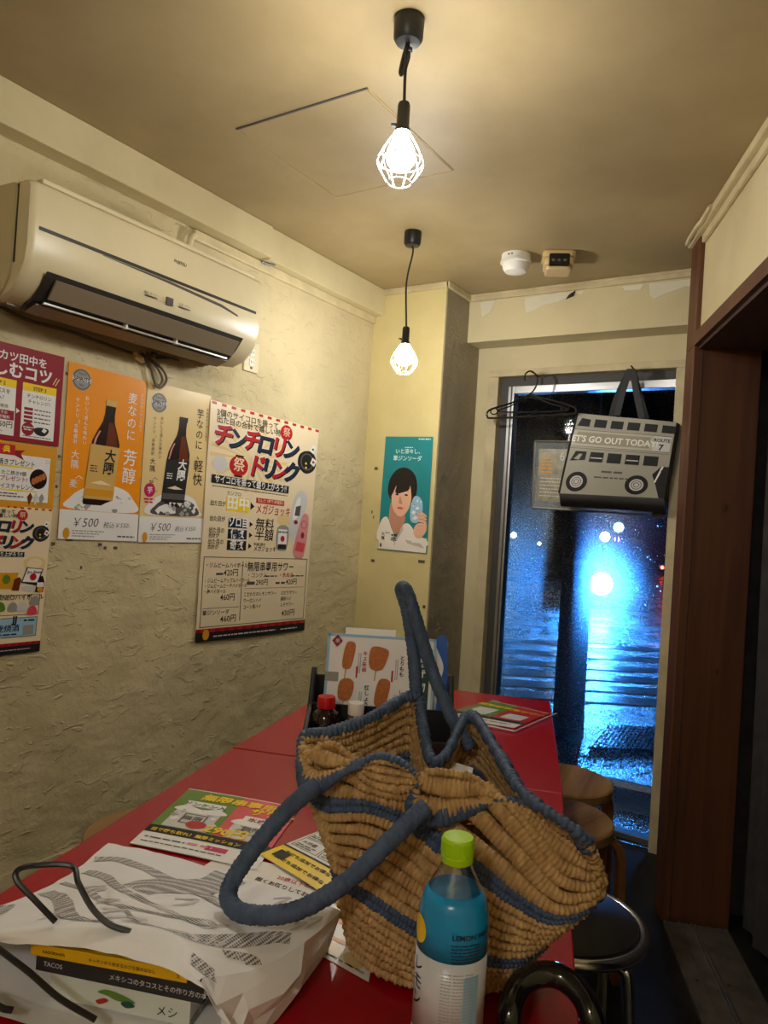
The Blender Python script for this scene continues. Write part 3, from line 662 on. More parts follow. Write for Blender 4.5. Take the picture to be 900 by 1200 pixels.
MB().tube([V(.155*math.cos(a), .155*math.sin(a), .15) for a in np.linspace(0, 2*math.pi, 41)[:-1]], .007, 8, closed=True).build('foot_ring', M['chrome'], ps, 'all')

# ================================================================== POSTERS
def sheet(name, f, W, H_, m_, label, cat, n=14, h=0, group=None):
    o = MB().grid([[f(W*i/n, H_*j/n, h) for j in range(n+1)] for i in range(n+1)]).build(name, m_, None, 'all')
    tag(o, label, cat, group)
    return o
def wallframe(y0, y1, z0, z1, tilt=0, wave=.0015, ph=0, tr=0, h0=.003):
    W, Hh = y1-y0, z1-z0
    f = quadmap((WX+h0, y0, z0), (WX+h0, y1, z0+tilt), (WX+h0, y1+tr, z1+tilt), (WX+h0, y0+tr, z1), W, Hh, lambda a, b: wave*(1+math.sin(a*5+ph+b*2))+.5*wave*math.sin(b*9+ph))
    return f, W, Hh
def pmedal(P, u, v, r):
    P.ell('medal', 'steel', u, v, r, h=1); P.ring('medal_rim', 'smoke', u, v, r*.92, r*.92, r*.1, 2)
    P.rect('medal_band', 'lgrey', u-r*.98, v-r*.18, u+r*.98, v+r*.22, 2, 1)
    P.text('lettering', 'ink', 'SPIRITS', u, v-r*.17, r*.55, 'c', 3, .02); P.text('lettering', 'ink', 'TOKYO', u, v+r*.42, r*.28, 'c', 3); P.text('lettering', 'ink', '2023', u, v-r*.62, r*.28, 'c', 3)
def bottle_print(P, u, v, s, label, lab2, txt, txm, tilt=0):
    # u, v: centre of the foot; s: height
    def T(a, b): return (u + s*(a*1.2 + tilt*b), v + s*b)
    prof = [(.125, 0), (.135, .02), (.135, .50), (.125, .60), (.09, .70), (.055, .79), (.046, .86), (.046, .955), (.05, .96), (.05, 1.0)]
    P.poly('bottle_shape', 'dbrown', [T(a, b) for a, b in prof]+[T(-a, b) for a, b in prof[::-1]], 2)
    P.poly('bottle_glint', 'brown', [T(.125, .05), T(.125, .5), T(.085, .68), T(.04, .79), T(.0, .79), T(.0, .05)], 3)
    P.poly('bottle_glint', 'pink', [T(-.105, .52), T(-.085, .63), T(-.06, .70), T(-.075, .70), T(-.105, .62), T(-.115, .52)], 3)
    P.poly('bottle_cap', label if txm == 'ink' else 'dbrown', [T(-.05, .945), T(.05, .945), T(.05, 1.0), T(-.05, 1.0)], 4)
    P.poly('bottle_label', label, [T(-.134, .055), T(.134, .055), T(.134, .565 if txm == 'ink' else .52), T(-.134, .565 if txm == 'ink' else .52)], 4)
    P.poly('bottle_label', lab2, [T(-.134, .085), T(.134, .085), T(.134, .15), T(-.134, .15)], 5)
    P.text('lettering', txm, '大', T(.055, .43)[0], T(.055, .43)[1], s*.125, 'c', 6, .025, .1); P.text('lettering', txm, '隅', T(.055, .29)[0], T(.055, .31)[1], s*.125, 'c', 6, .025, .1)
    P.poly('bottle_motif', 'cream2', [T(-.09, .205), T(.0, .235), T(.10, .20), T(.0, .195)], 6)
    for k in range(3): P.dashes('small_print', txm, T(-.11, .33)[0], T(0, .36-k*.025)[1], T(-.02, 0)[0], s*.01, 5)
def vtext_list(P, m, items):
    for body, u, v, size in items: P.text('lettering', m, body, u, v, size, 'c', 2, .005, vert=True)
def price_strip(P, W, h):
    P.rect('price_strip', 'white', 0, 0, W, h, 3)
    P.text('handwriting', 'ink', '￥500', W*.13, h*.42, h*.44, 'l', 4, -.008, .25, .04); P.text('handwriting', 'ink', '税込￥550-', W*.53, h*.45, h*.24, 'l', 4, -.006, .3, .03)
    P.ell('mark', 'gold', W*.09, h*.2, h*.13, h*.19, 4)
    for k in range(3): P.dashes('small_print', 'grey', W*.16, h*(.28-.09*k), W*(.55-.06*k), h*.04, 4)
    P.dashes('small_print', 'smoke', W*.73, h*.13, W*.96, h*.055, 4)
# --- orange shochu poster
f, W, Hh = wallframe(1.199, 1.459, 1.108, 1.586, -.006, .0004, 1)
po = sheet('drink_poster', f, W, Hh, M['orange'], 'orange poster with a dark bottle and white Japanese lettering', 'poster')
P = Print(f, po)
P.smooth('ice_mound', 'white', [(.025, .085), (.03, .115), (.07, .142), (.13, .158), (.20, .150), (.235, .125), (.245, .085)], 1)
for k in range(26):
    a, b = random.uniform(.045, .225), random.uniform(.085, .13); r = random.uniform(.006, .014)
    P.poly('ice_facet', random.choice(('lgrey', 'steel', 'grey', 'white')), [(a-r, b), (a, b+r*.8), (a+r*.9, b+r*.1), (a+r*.1, b-r*.9)], 2)
bottle_print(P, .116, .098, .30, 'labeltan', 'gold', '大隅', 'ink', .09)
pmedal(P, .042, .437, .03)
vtext_list(P, 'white', [('麦なのに、', .213, .405, .034), ('芳醇', .216, .225, .05), ('大隅〈麦〉', .036, .222, .025)])
P.text('lettering', 'white', 'サントリー本格焼酎', .033, .375, .0135, 'c', 2, 0, vert=True); P.text('lettering', 'white', 'おいしく澄んだ味わい', .062, .385, .013, 'c', 2, 0, vert=True)
P.text('lettering', 'cream2', '本格焼酎の新たな香り', .246, .43, .011, 'c', 2, 0, vert=True)
price_strip(P, W, .08); P.done()
# --- tan shochu poster
f, W, Hh = wallframe(1.463, 1.722, 1.100, 1.582, 0, .0004, 2.5)
po = sheet('drink_poster', f, W, Hh, M['tan'], 'tan poster with a black-labelled bottle and dark Japanese lettering', 'poster')
P = Print(f, po)
P.smooth('ice_mound', 'white', [(.03, .085), (.04, .125), (.09, .150), (.15, .155), (.21, .14), (.235, .105), (.237, .085)], 1)
P.smooth('ice_shadow', 'smoke', [(.05, .086), (.06, .115), (.10, .135), (.17, .135), (.215, .12), (.225, .086)], 2)
for k in range(26):
    a, b = random.uniform(.05, .22), random.uniform(.088, .128); r = random.uniform(.005, .013)
    P.poly('ice_facet', random.choice(('lgrey', 'grey', 'white', 'white')), [(a-r, b), (a, b+r*.9), (a+r*.9, b+r*.1), (a+r*.1, b-r*.9)], 3)
bottle_print(P, .122, .110, .285, 'ink', 'smoke', '大隅', 'white', .09)
pmedal(P, .047, .425, .03)
P.ell('pink_seal', 'magenta', .032, .158, .021, h=2); P.text('lettering', 'white', '芋', .032, .150, .022, 'c', 3, .01); P.dashes('small_print', 'magenta', .012, .128, .052, .005, 2); P.dashes('small_print', 'magenta', .016, .119, .046, .005, 2)
vtext_list(P, 'ink', [('芋なのに、', .215, .405, .032), ('軽快', .220, .232, .042)])
vtext_list(P, 'smoke', [('大隅〈芋〉', .036, .238, .0215)])
P.text('lettering', 'smoke', 'サントリー本格焼酎', .034, .37, .0125, 'c', 2, 0, vert=True); P.text('lettering', 'smoke', 'おいしく澄んだ味わい', .062, .375, .0125, 'c', 2, 0, vert=True)
P.text('lettering', 'smoke', '本格焼酎の新たな香り', .246, .43, .0105, 'c', 2, 0, vert=True)
price_strip(P, W, .078); P.done()

# --- dice-game drink poster (big) and its small copy
def dice_poster(f, S, W, Hh, label, full, k_, ty):
    o = sheet('game_poster', f, W, Hh, M['cream2'], label, 'poster', 20)
    P = Print(lambda u, v_, h=0: f(u, v_*k_, h), o, ty)
    X = lambda a: a*S
    top = Hh/k_
    def v(b): return top - (b if full or b < .38 else .38+(b-.38)*.62)*S          # distance down from the top
    for k in range(13): P.rect('check_border', 'red', X(.006+k*.046), v(.016), X(.028+k*.046), v(.003), 1, 1)
    if full:
        for k in range(22):
            a = 2*math.pi*k/22; P.poly('sun_ray', 'tan', [(X(.21), v(.24)), (X(.21+.20*math.cos(a)), v(.24-.17*math.sin(a))), (X(.21+.20*math.cos(a+.12)), v(.24-.17*math.sin(a+.12)))], .4)
    P.text('lettering', 'ink', '3個のサイコロを振って', X(.03), v(.062), S*.030, 'l', 2, .012, 0, .02); P.text('lettering', 'ink', '出た目の合計で嬉しい特典!!', X(.03), v(.095), S*.030, 'l', 2, .012, 0, .02)
    P.ell('lantern', 'red', X(.39), v(.065), X(.034), X(.042), 2); P.text('lettering', 'cream2', '祭', X(.39), v(.08), S*.042, 'c', 3)
    cols = ['red', 'navy', 'red', 'navy', 'red', 'navy']
    for i, ch in enumerate('チンチロリン'):
        u, b, sz = .060+i*.0715, .200-(i in (0, 2))*.006, .094
        P.text('lettering_outline', 'white', ch, X(u), v(b+i*-.002), S*sz, 'c', 2, .055, .2); P.text('lettering', 'ink', ch, X(u+.006), v(b+.005-i*.002), S*sz, 'c', 2.4, .03, .2); P.text('lettering', cols[i], ch, X(u), v(b-i*.002), S*sz, 'c', 3, .035, .2)
    for i, ch in enumerate('ドリンク'):
        u, b, sz = .235+i*.064, .312, .096
        P.text('lettering_outline', 'white', ch, X(u), v(b), S*sz, 'c', 4, .055, .2); P.text('lettering', 'ink', ch, X(u+.006), v(b+.005), S*sz, 'c', 4.4, .03, .2); P.text('lettering', ['red', 'navy', 'red', 'navy'][i], ch, X(u), v(b), S*sz, 'c', 5, .035, .2)
    P.ell('lantern', 'red', X(.15), v(.285), X(.046), X(.05), 2); P.text('lettering', 'cream2', '祭', X(.15), v(.305), S*.058, 'c', 3, .01)
    P.rect('lantern_cap', 'ink', X(.13), v(.24), X(.17), v(.232), 3, 1); P.rect('lantern_cap', 'ink', X(.13), v(.34), X(.17), v(.332), 3, 1); P.ell('lantern', 'lgrey', X(.06), v(.29), X(.035), X(.04), 1)
    P.smooth('bowl', 'ink', [(X(.47), v(.17)), (X(.47), v(.225)), (X(.51), v(.26)), (X(.55), v(.25)), (X(.575), v(.215)), (X(.572), v(.165)), (X(.545), v(.135)), (X(.50), v(.14))], 1)
    P.ring('bowl_rim', 'smoke', X(.521), v(.195), X(.04), X(.048), X(.008), 2)
    P.poly('die', 'white', [(X(.53), v(.13)), (X(.548), v(.095)), (X(.574), v(.105)), (X(.556), v(.145))], 3); P.poly('die', 'white', [(X(.54), v(.20)), (X(.552), v(.165)), (X(.578), v(.18)), (X(.565), v(.215))], 3)
    P.ell('die_pip', 'red', X(.558), v(.19), X(.008), h=4); P.ell('die_pip', 'ink', X(.551), v(.12), X(.006), h=4); P.ell('bowl_pip', 'yellow', X(.515), v(.205), X(.006), h=3); P.ell('bowl_pip', 'yellow', X(.517), v(.228), X(.006), h=3)
    P.rect('banner', 'ink', X(.025), v(.385), X(.425), v(.345), 3, .05); P.text('lettering', 'white', 'サイコロを振って盛り上がろう!!', X(.225), v(.378), S*.033, 'c', 4, .015, 0, .78)
    if full:
        P.dashes('small_print', 'smoke', X(.03), v(.40), X(.42), S*.004, 2)
        P.text('lettering', 'ink', 'カンブロ', X(.10), v(.432), S*.018, 'l', 2); P.rect('label_box', 'yellow', X(.10), v(.51), X(.215), v(.44), 2, 1); P.text('lettering', 'white', '田中', X(.157), v(.495), S*.058, 'c', 3, .03)
        P.rect('label_box', 'red', X(.25), v(.455), X(.405), v(.428), 2, 1); P.text('lettering', 'cream2', 'なんと! 1杯で1杯無料!!', X(.328), v(.449), S*.019, 'c', 3, .01, 0, .75); P.text('lettering', 'red', 'メガジョッキ', X(.25), v(.505), S*.044, 'l', 2, .012, .1, .74)
        for j, (lab, box, res, b) in enumerate((('出た目が', 'ゾロ目', '無料', .575), ('出た目の合計が', '偶数', '半額', .63), ('出た目の合計が', '奇数', '', .685))):
            P.text('lettering', 'ink', lab if j == 0 else '出た目の' , X(.025), v(b-.012), S*.023, 'l', 2, .008, 0, .8)
            if j: P.text('lettering', 'ink', '合計が', X(.025), v(b+.012), S*.021, 'l', 2, .008, 0, .8)
            P.rect('label_box', 'navy' if j < 2 else 'ink', X(.115), v(b+.015), X(.21), v(b-.032), 2, 1); P.text('lettering', 'white', box, X(.162), v(b+.006), S*.042, 'c', 3, .03, 0, .8)
            P.poly('arrow', 'ink', [(X(.222), v(b+.006)), (X(.222), v(b-.022)), (X(.24), v(b-.008))], 2)
            if res: P.text('lettering', 'ink', res, X(.25), v(b+.01), S*.052, 'l', 2, .008, .1)
        P.text('lettering', 'ink', '料金2倍の', X(.25), v(.672), S*.014, 'l', 2, .01); P.text('lettering', 'ink', 'メガジョッキ', X(.25), v(.70), S*.026, 'l', 2, .008, .1, .8)
        P.text('lettering', 'ink', '出た目が', X(.025), v(.49), S*.023, 'l', 2, .008, 0, .8); P.poly('arrow', 'ink', [(X(.222), v(.495)), (X(.222), v(.455)), (X(.243), v(.475))], 2)
        # glasses
        P.smooth('glass_print', 'lgrey', [(X(.44), v(.56)), (X(.46), v(.42)), (X(.49), v(.36)), (X(.53), v(.375)), (X(.54), v(.43)), (X(.50), v(.62)), (X(.46), v(.63))], 1)
        P.smooth('glass_shine', 'white', [(X(.46), v(.52)), (X(.475), v(.42)), (X(.50), v(.40)), (X(.49), v(.50))], 2); P.poly('glass_print', 'smoke', [(X(.475), v(.45)), (X(.505), v(.44)), (X(.50), v(.50)), (X(.47), v(.50))], 3); P.ell('crest', 'dred', X(.48), v(.535), X(.012), h=3)
        P.smooth('glass_print', 'pink', [(X(.475), v(.70)), (X(.49), v(.60)), (X(.52), v(.49)), (X(.555), v(.50)), (X(.555), v(.60)), (X(.54), v(.72)), (X(.50), v(.73))], 4)
        P.poly('glass_shine', 'coral', [(X(.485), v(.69)), (X(.495), v(.64)), (X(.545), v(.65)), (X(.535), v(.70))], 5); P.ring('glass_mark', 'smoke', X(.53), v(.545), X(.018), X(.022), X(.003), 5); P.ell('crest', 'dred', X(.525), v(.605), X(.01), X(.018), 5)
        P.smooth('glass_print', 'steel', [(X(.375), v(.68)), (X(.378), v(.57)), (X(.44), v(.57)), (X(.437), v(.68)), (X(.41), v(.695))], 1); P.rect('mug_label', 'white', X(.382), v(.665), X(.433), v(.58), 2, 1)
        P.rect('mug_band', 'ink', X(.384), v(.685), X(.432), v(.66), 3, 1); P.text('lettering', 'ink', 'JIM BEAM', X(.408), v(.60), S*.013, 'c', 3, .02); P.ell('crest', 'red', X(.408), v(.63), X(.012), X(.016), 3); P.ell('foam', 'tan', X(.41), v(.53), X(.04), X(.03), .8)
        # price frame
        b0, b1 = .735, 1.07
        P.frame('price_frame', 'smoke', X(.014), v(b1), X(.568), v(b0), X(.003), 2); P.rect('price_frame', 'smoke', X(.20), v(b1-.02), X(.203), v(b0+.02), 2, .1)
        P.text('lettering', 'ink', '・ジムビームハイボール', X(.022), v(.785), S*.022, 'l', 2, .005, 0, .85); P.text('lettering', 'ink', '420円', X(.11), v(.825), S*.032, 'l', 2, .004, 0, .9); P.dashes('small_print', 'smoke', X(.075), v(.822), X(.108), S*.01, 2)
        for j, t in enumerate(('・ジムビームアップルハイボール', '・ジムビームピーチハイボール', '・梅ハイボール')): P.text('lettering', 'ink', t, X(.022), v(.858+j*.026), S*.019, 'l', 2, .005, 0, .78)
        P.text('lettering', 'ink', '460円', X(.10), v(.945), S*.032, 'l', 2, .004, 0, .9); P.rect('rule', 'smoke', X(.022), v(.982), X(.195), v(.980), 2, .1); P.text('lettering', 'ink', '翠ジンソーダ', X(.022), v(1.012), S*.021, 'l', 2, .005); P.text('lettering', 'ink', '460円', X(.105), v(1.05), S*.032, 'l', 2, .004)
        P.text('lettering', 'ink', '無限串専用サワー', X(.225), v(.80), S*.042, 'l', 2, .008, 0, .78); P.text('lettering', 'smoke', '・コンク入', X(.225), v(.835), S*.022, 'l', 2, .005); P.text('lettering', 'red', '・氷ぬき', X(.40), v(.835), S*.022, 'l', 2, .008)
        P.dashes('small_print', 'smoke', X(.32), v(.833), X(.39), S*.006, 2); P.dashes('small_print', 'smoke', X(.475), v(.833), X(.555), S*.006, 2)
        P.text('lettering', 'ink', '290円', X(.275), v(.875), S*.03, 'l', 2, .004, 0, .9); P.text('lettering', 'ink', '420円', X(.445), v(.875), S*.03, 'l', 2, .004, 0, .9); P.rect('label_box', 'smoke', X(.228), v(.873), X(.27), v(.857), 2, 1); P.dashes('small_print', 'smoke', X(.385), v(.872), X(.44), S*.01, 2)
        P.rect('rule', 'smoke', X(.215), v(.893), X(.555), v(.8915), 2, .1)
        for j, (t, u) in enumerate((('こだわりのレモンサワー', .215), ('ぶどうサワー', .42), ('ウーロンハイ', .215), ('緑茶ハイ', .42), ('コーン茶ハイ', .215), ('しそサワー', .42))): P.text('lettering', 'ink', t, X(u), v(.93+(j//2)*.032), S*.019, 'l', 2, .005, 0, .85)
        P.text('lettering', 'ink', '430円', X(.43), v(1.045), S*.032, 'l', 2, .004)
        for k in range(13): P.rect('check_border', 'red', X(.02+k*.044), .042*S, X(.042+k*.044), .058*S, 2, 1)
        P.rect('foot_band', 'ink', 0, 0, W, .044*S, 1.5, .05); P.rect('foot_check', 'dred', 0, .044*S, W, .06*S, 1, .05); P.ell('mark', 'gold', X(.045), .032*S, X(.015), X(.026), 3); P.dashes('small_print', 'lgrey', X(.08), .018*S, X(.40), S*.006, 2); P.dashes('small_print', 'lgrey', X(.43), .018*S, X(.53), S*.005, 2)
    else:
        P.smooth('mug_glass', 'tan', [(X(.43), v(.50)), (X(.43), v(.42)), (X(.48), v(.38)), (X(.545), v(.39)), (X(.57), v(.45)), (X(.56), v(.53)), (X(.50), v(.55)), (X(.45), v(.54))], 1); P.smooth('mug_glass', 'cream2', [(X(.45), v(.49)), (X(.46), v(.43)), (X(.50), v(.40)), (X(.54), v(.42)), (X(.545), v(.48)), (X(.50), v(.52))], 2)
        P.poly('mug_label', 'ink', [(X(.42), v(.70)), (X(.45), v(.51)), (X(.56), v(.53)), (X(.53), v(.74))], 3); P.poly('mug_label', 'white', [(X(.428), v(.69)), (X(.456), v(.52)), (X(.552), v(.536)), (X(.525), v(.70))], 4); P.text('lettering', 'ink', 'Jim Beam', X(.503), v(.585), S*.026, 'c', 5, .02, 0, 1, ) ; P.ell('crest', 'red', X(.495), v(.63), X(.022), X(.028), 5)
        P.poly('mug_foot', 'lgrey', [(X(.42), v(.75)), (X(.44), v(.80)), (X(.52), v(.81)), (X(.535), v(.74))], 2)
        P.poly('beer_glass', 'gold', [(X(.27), v(.77)), (X(.25), v(.55)), (X(.40), v(.56)), (X(.38), v(.78))], 2); P.rect('beer_foam', 'cream2', X(.25), v(.58), X(.40), v(.54), 3, 1); P.ell('crest', 'green', X(.325), v(.66), X(.025), X(.035), 3); P.poly('small_bottle', 'brown', [(X(.365), v(.79)), (X(.375), v(.66)), (X(.405), v(.63)), (X(.42), v(.66)), (X(.41), v(.80))], 4)
        P.poly('small_bottle', 'dbrown', [(X(.515), v(.82)), (X(.525), v(.70)), (X(.545), v(.62)), (X(.56), v(.62)), (X(.575), v(.70)), (X(.57), v(.82))], 5); P.rect('bottle_tag', 'white', X(.525), v(.76), X(.57), v(.70), 6, 1); P.ell('bottle_tag', 'gold', X(.548), v(.79), X(.02), h=6)
        P.frame('panel_frame', 'smoke', X(.20), v(1.10), X(.555), v(.85), X(.004), 2); P.text('lettering', 'ink', '翠NEOハイボール', X(.27), v(.91), S*.045, 'l', 3, .012, 0, .85)
        for a, b, c in ((.30, .99, 'green'), (.27, 1.05, 'green'), (.38, 1.0, 'steel'), (.44, 1.0, 'lgrey'), (.52, .93, 'steel'), (.51, 1.05, 'coral')): P.smooth('drink_shape', c, [(X(a-.03), v(b+.05)), (X(a-.025), v(b-.03)), (X(a), v(b-.06)), (X(a+.025), v(b-.03)), (X(a+.03), v(b+.05))], 3)
        P.rect('blue_panel', 'lblue', X(.20), v(1.37), X(.55), v(1.13), 2, .05); P.frame('panel_frame', 'smoke', X(.20), v(1.37), X(.55), v(1.13), X(.004), 3); P.text('lettering', 'ink', 'JJ', X(.40), v(1.19), S*.06, 'c', 4, .03); P.text('lettering', 'navy', '麦烧酒', X(.36), v(1.29), S*.05, 'c', 4, .01); P.rect('drink_shape', 'steel', X(.46), v(1.35), X(.53), v(1.23), 3, 1); P.dashes('small_print', 'navy', X(.30), v(1.34), X(.42), S*.01, 4)
        P.dashes('small_print', 'ink', X(.46), v(1.18), X(.53), S*.012, 4)
        for k in range(13): P.rect('check_border', 'red', X(.02+k*.044), .062*S, X(.042+k*.044), .082*S, 2, 1)
        P.rect('foot_band', 'ink', 0, 0, W, .062*S, 1.5, .05); P.rect('foot_check', 'dred', 0, .062*S, W, .085*S, 1, .05); P.dashes('small_print', 'lgrey', X(.2), .03*S, X(.52), S*.006, 2)
    P.done()
W, Hh = .58, .785
f = quadmap((WX+.004, 1.715, .772), (WX+.004, 2.292, .757), (WX+.004, 2.302, 1.549), (WX+.004, 1.718, 1.570), W, Hh, lambda a, b: .002*(1+math.sin(a*4+b*3))+.0015*math.sin(b*16+a*2)*(1-a))
dice_poster(f, 1.0, W, Hh, 'large cream dice-game poster with red and navy brush lettering, price list below', True, .69, 1.25)
W, Hh = .246, .382
f = quadmap((WX+.003, .922, .815), (WX+.003, 1.168, .810), (WX+.003, 1.179, 1.186), (WX+.003, .933, 1.196), W, Hh, lambda a, b: .001*(1+math.sin(a*4+b*3)))
dice_poster(f, .42, W, Hh, 'small dice-game poster with drink pictures below the yellow coupon poster', False, .81, 1.15)

# --- crimson how-to poster
f, W, Hh = wallframe(.83, 1.185, 1.357, 1.597, -.004, .0008, 0)
po = sheet('guide_poster', f, W, Hh, M['dred'], 'crimson poster with white step panels and Japanese lettering', 'poster')
P = Print(f, po)
P.text('lettering', 'white', '串カツ田中を', .305, .200, .026, 'r', 2, .02); P.text('lettering', 'white', '楽しむコツ', .322, .162, .040, 'r', 2, .03)
P.poly('slash', 'tan', [(.325, .160), (.328, .160), (.338, .180), (.335, .180)], 2); P.poly('slash', 'tan', [(.332, .158), (.335, .158), (.345, .178), (.342, .178)], 2)
for n_, u0 in ((1, .03), (2, .135), (3, .245)):
    P.rect('step_panel', 'white', u0, .012, u0+.093, .150, 1); P.rect('step_header', 'yellow', u0, .132, u0+.093, .152, 2)
    P.text('lettering', 'ink', 'STEP %d' % n_, u0+.046, .136, .013, 'c', 3, .012)
P.text('lettering', 'ink', '飲みパスを', .182, .116, .0125, 'c', 2, .012); P.text('lettering', 'ink', '購入！', .182, .100, .0125, 'c', 2, .012); P.text('lettering', 'ink', '1ヶ月間有効', .182, .080, .010, 'c', 2, .01)
P.rect('price_block', 'dred', .137, .050, .226, .074, 2); P.text('lettering', 'white', '500円以下の', .182, .064, .0095, 'c', 3, .01); P.text('lettering', 'white', 'ドリンクが無料', .182, .053, .0095, 'c', 3, .01)
P.text('lettering', 'ink', '月額250円', .182, .032, .0185, 'c', 2, .012); P.text('lettering', 'smoke', '～酒～', .182, .017, .012, 'c', 2)
P.text('lettering', 'ink', 'チンチロリン', .291, .116, .0115, 'c', 2, .008); P.text('lettering', 'ink', 'チャレンジ！', .291, .102, .0115, 'c', 2, .008)
for k in range(4): P.rect('red_tag', 'dred', .252, .083-k*.0105, .276, .090-k*.0105, 2, 1); P.dashes('small_print', 'smoke', .280, .085-k*.0105, .325, .003, 2)
P.ell('red_seal', 'dred', .265, .035, .017, h=2); P.dashes('small_print', 'white', .252, .038, .278, .003, 3); P.dashes('small_print', 'white', .254, .032, .276, .003, 3)
P.smooth('bowl', 'ink', [(.280, .036), (.290, .024), (.310, .022), (.322, .032), (.320, .042), (.295, .043)], 2); P.poly('die', 'white', [(.303, .034), (.312, .030), (.318, .038), (.308, .043)], 3); P.dashes('small_print', 'smoke', .252, .016, .33, .002, 2)
P.poly('arrow', 'white', [(.231, .070), (.231, .084), (.241, .077)], 2); P.done()
# --- yellow coupon poster
f, W, Hh = wallframe(.83, 1.180, 1.190, 1.356, -.006, .0008, 1)
po = sheet('coupon_poster', f, W, Hh, M['gold'], 'mustard yellow coupon poster with white panel under the crimson poster', 'poster')
P = Print(f, po)
P.rect('white_panel', 'white', .02, .018, .333, .135, 1); P.poly('ribbon', 'red', [(.0, .132), (.235, .132), (.235, .158), (.0, .158)], 2); P.poly('ribbon', 'dred', [(.235, .132), (.26, .122), (.25, .138), (.262, .148), (.235, .145)], 2)
P.text('lettering', 'yellow', 'さらにお得な特典', .222, .139, .019, 'r', 3, .02)
P.text('lettering', 'ink', 'たこ焼きプレゼント', .165, .108, .0165, 'l', 2, .01, 0, .85); P.rect('underline', 'yellow', .16, .102, .285, .106, 1.5)
P.rect('red_tag', 'dred', .163, .072, .195, .088, 2, 1); P.dashes('small_print', 'white', .166, .078, .192, .004, 3); P.text('lettering', 'ink', 'たこ焼き9個', .203, .083, .012, 'l', 2, .01); P.text('lettering', 'dred', 'プレゼント!', .20, .068, .014, 'l', 2, .015)
P.ell('food_photo', 'dbrown', .303, .078, .024, .026, 2)
for k in range(4): P.ell('food_ball', 'fried', .290+.009*k, .071+.005*k, .006, .009, 3)
P.text('lettering', 'ink', 'ソフトアイスチャレンジ', .150, .048, .0155, 'l', 2, .01, 0, .85); P.rect('underline', 'yellow', .15, .042, .30, .046, 1.5); P.dashes('small_print', 'smoke', .152, .034, .25, .003, 2); P.dashes('small_print', 'smoke', .152, .027, .265, .003, 2)
for k, c in enumerate(('brown', 'lgrey', 'steel')): P.poly('ice_cone', c, [(.275+k*.016, .030), (.283+k*.016, .042+.0), (.290+k*.016, .030), (.281+k*.016, .008)], 3)
P.ring('seal_ring', 'grey', .325, .125, .005, .005, .001, 2); P.done()
# --- teal portrait poster on the pier
W, Hh = .232, .482
f = quadmap((-1.692, PY-.003, 1.083), (-1.453, PY-.003, 1.081), (-1.456, PY-.003, 1.562), (-1.688, PY-.003, 1.565), W, Hh, lambda a, b: .0015*(1+math.sin(a*5+b*4)))
po = sheet('portrait_poster', f, W, Hh, M['teal'], 'teal poster of a dark-haired person in a white shirt holding a glass', 'poster')
P = Print(f, po)
P.text('lettering', 'tealtx', 'いと涼々し、', .115, .412, .0225, 'c', 2, .012); P.text('lettering', 'tealtx', '翠ジンソーダ', .115, .382, .0235, 'c', 2, .012); P.dashes('small_print', 'tealtx', .165, .470, .222, .004, 2); P.dashes('small_print', 'tealtx', .10, .435, .14, .003, 2)
P.smooth('hair', 'hair', [(.035, .235), (.030, .265), (.038, .305), (.065, .340), (.100, .352), (.135, .342), (.160, .315), (.170, .275), (.166, .235), (.150, .205), (.06, .21)], 1)
P.smooth('neck', 'skin2', [(.045, .13), (.050, .20), (.075, .17), (.115, .16), (.12, .12), (.085, .07), (.06, .10)], 2)
P.smooth('face', 'skin', [(.050, .245), (.052, .215), (.060, .180), (.080, .152), (.100, .145), (.122, .158), (.140, .190), (.146, .225), (.143, .262), (.125, .295), (.100, .312), (.080, .300), (.058, .27)], 3, 4)
P.smooth('fringe', 'hair', [(.036, .26), (.045, .31), (.075, .342), (.105, .345), (.104, .318), (.085, .298), (.068, .27), (.058, .245), (.045, .225)], 4); P.smooth('fringe', 'hair', [(.102, .345), (.140, .33), (.162, .29), (.165, .24), (.150, .215), (.143, .25), (.136, .28), (.122, .305), (.105, .32)], 4)
for u0, u1 in ((.066, .088), (.110, .132)):
    P.smooth('eyebrow', 'hair', [(u0, .251), ((u0+u1)/2, .258), (u1, .252), ((u0+u1)/2, .254)], 5); P.smooth('eye', 'hair', [(u0+.002, .236), ((u0+u1)/2, .241), (u1-.002, .235), ((u0+u1)/2, .233)], 5)
P.smooth('nose', 'skin2', [(.092, .232), (.088, .205), (.094, .198), (.106, .200), (.101, .208)], 5); P.smooth('mouth', 'coral', [(.080, .182), (.096, .185), (.112, .180), (.096, .175)], 5)
P.smooth('shirt', 'shirt', [(.006, .03), (.006, .115), (.035, .14), (.060, .095), (.085, .055), (.115, .11), (.145, .115), (.185, .07), (.222, .06), (.222, .03)], 3.5, 4); P.rect('shirt', 'shirt', .002, .002, .228, .062, 3.5); P.poly('shirt_fold', 'shirt2', [(.060, .098), (.085, .055), (.083, .02), (.079, .02), (.079, .055)], 4.5); P.poly('shirt_fold', 'shirt2', [(.086, .055), (.115, .108), (.118, .09), (.092, .045)], 4.5); P.poly('shirt_fold', 'shirt2', [(.13, .05), (.20, .04), (.22, .02), (.14, .035)], 4.5)
P.smooth('glass_print', 'lblue', [(.148, .135), (.145, .18), (.155, .225), (.175, .235), (.198, .215), (.202, .17), (.190, .13), (.165, .122)], 5)
for k in range(16):
    a, b = random.uniform(.152, .195), random.uniform(.135, .22); r = random.uniform(.004, .010); P.poly('ice_facet', random.choice(('white', 'steel', 'lgrey')), [(a-r, b), (a, b+r), (a+r, b), (a, b-r)], 6)
P.smooth('hand', 'skin', [(.165, .085), (.175, .115), (.20, .118), (.222, .125), (.225, .095), (.205, .065), (.18, .062)], 6)
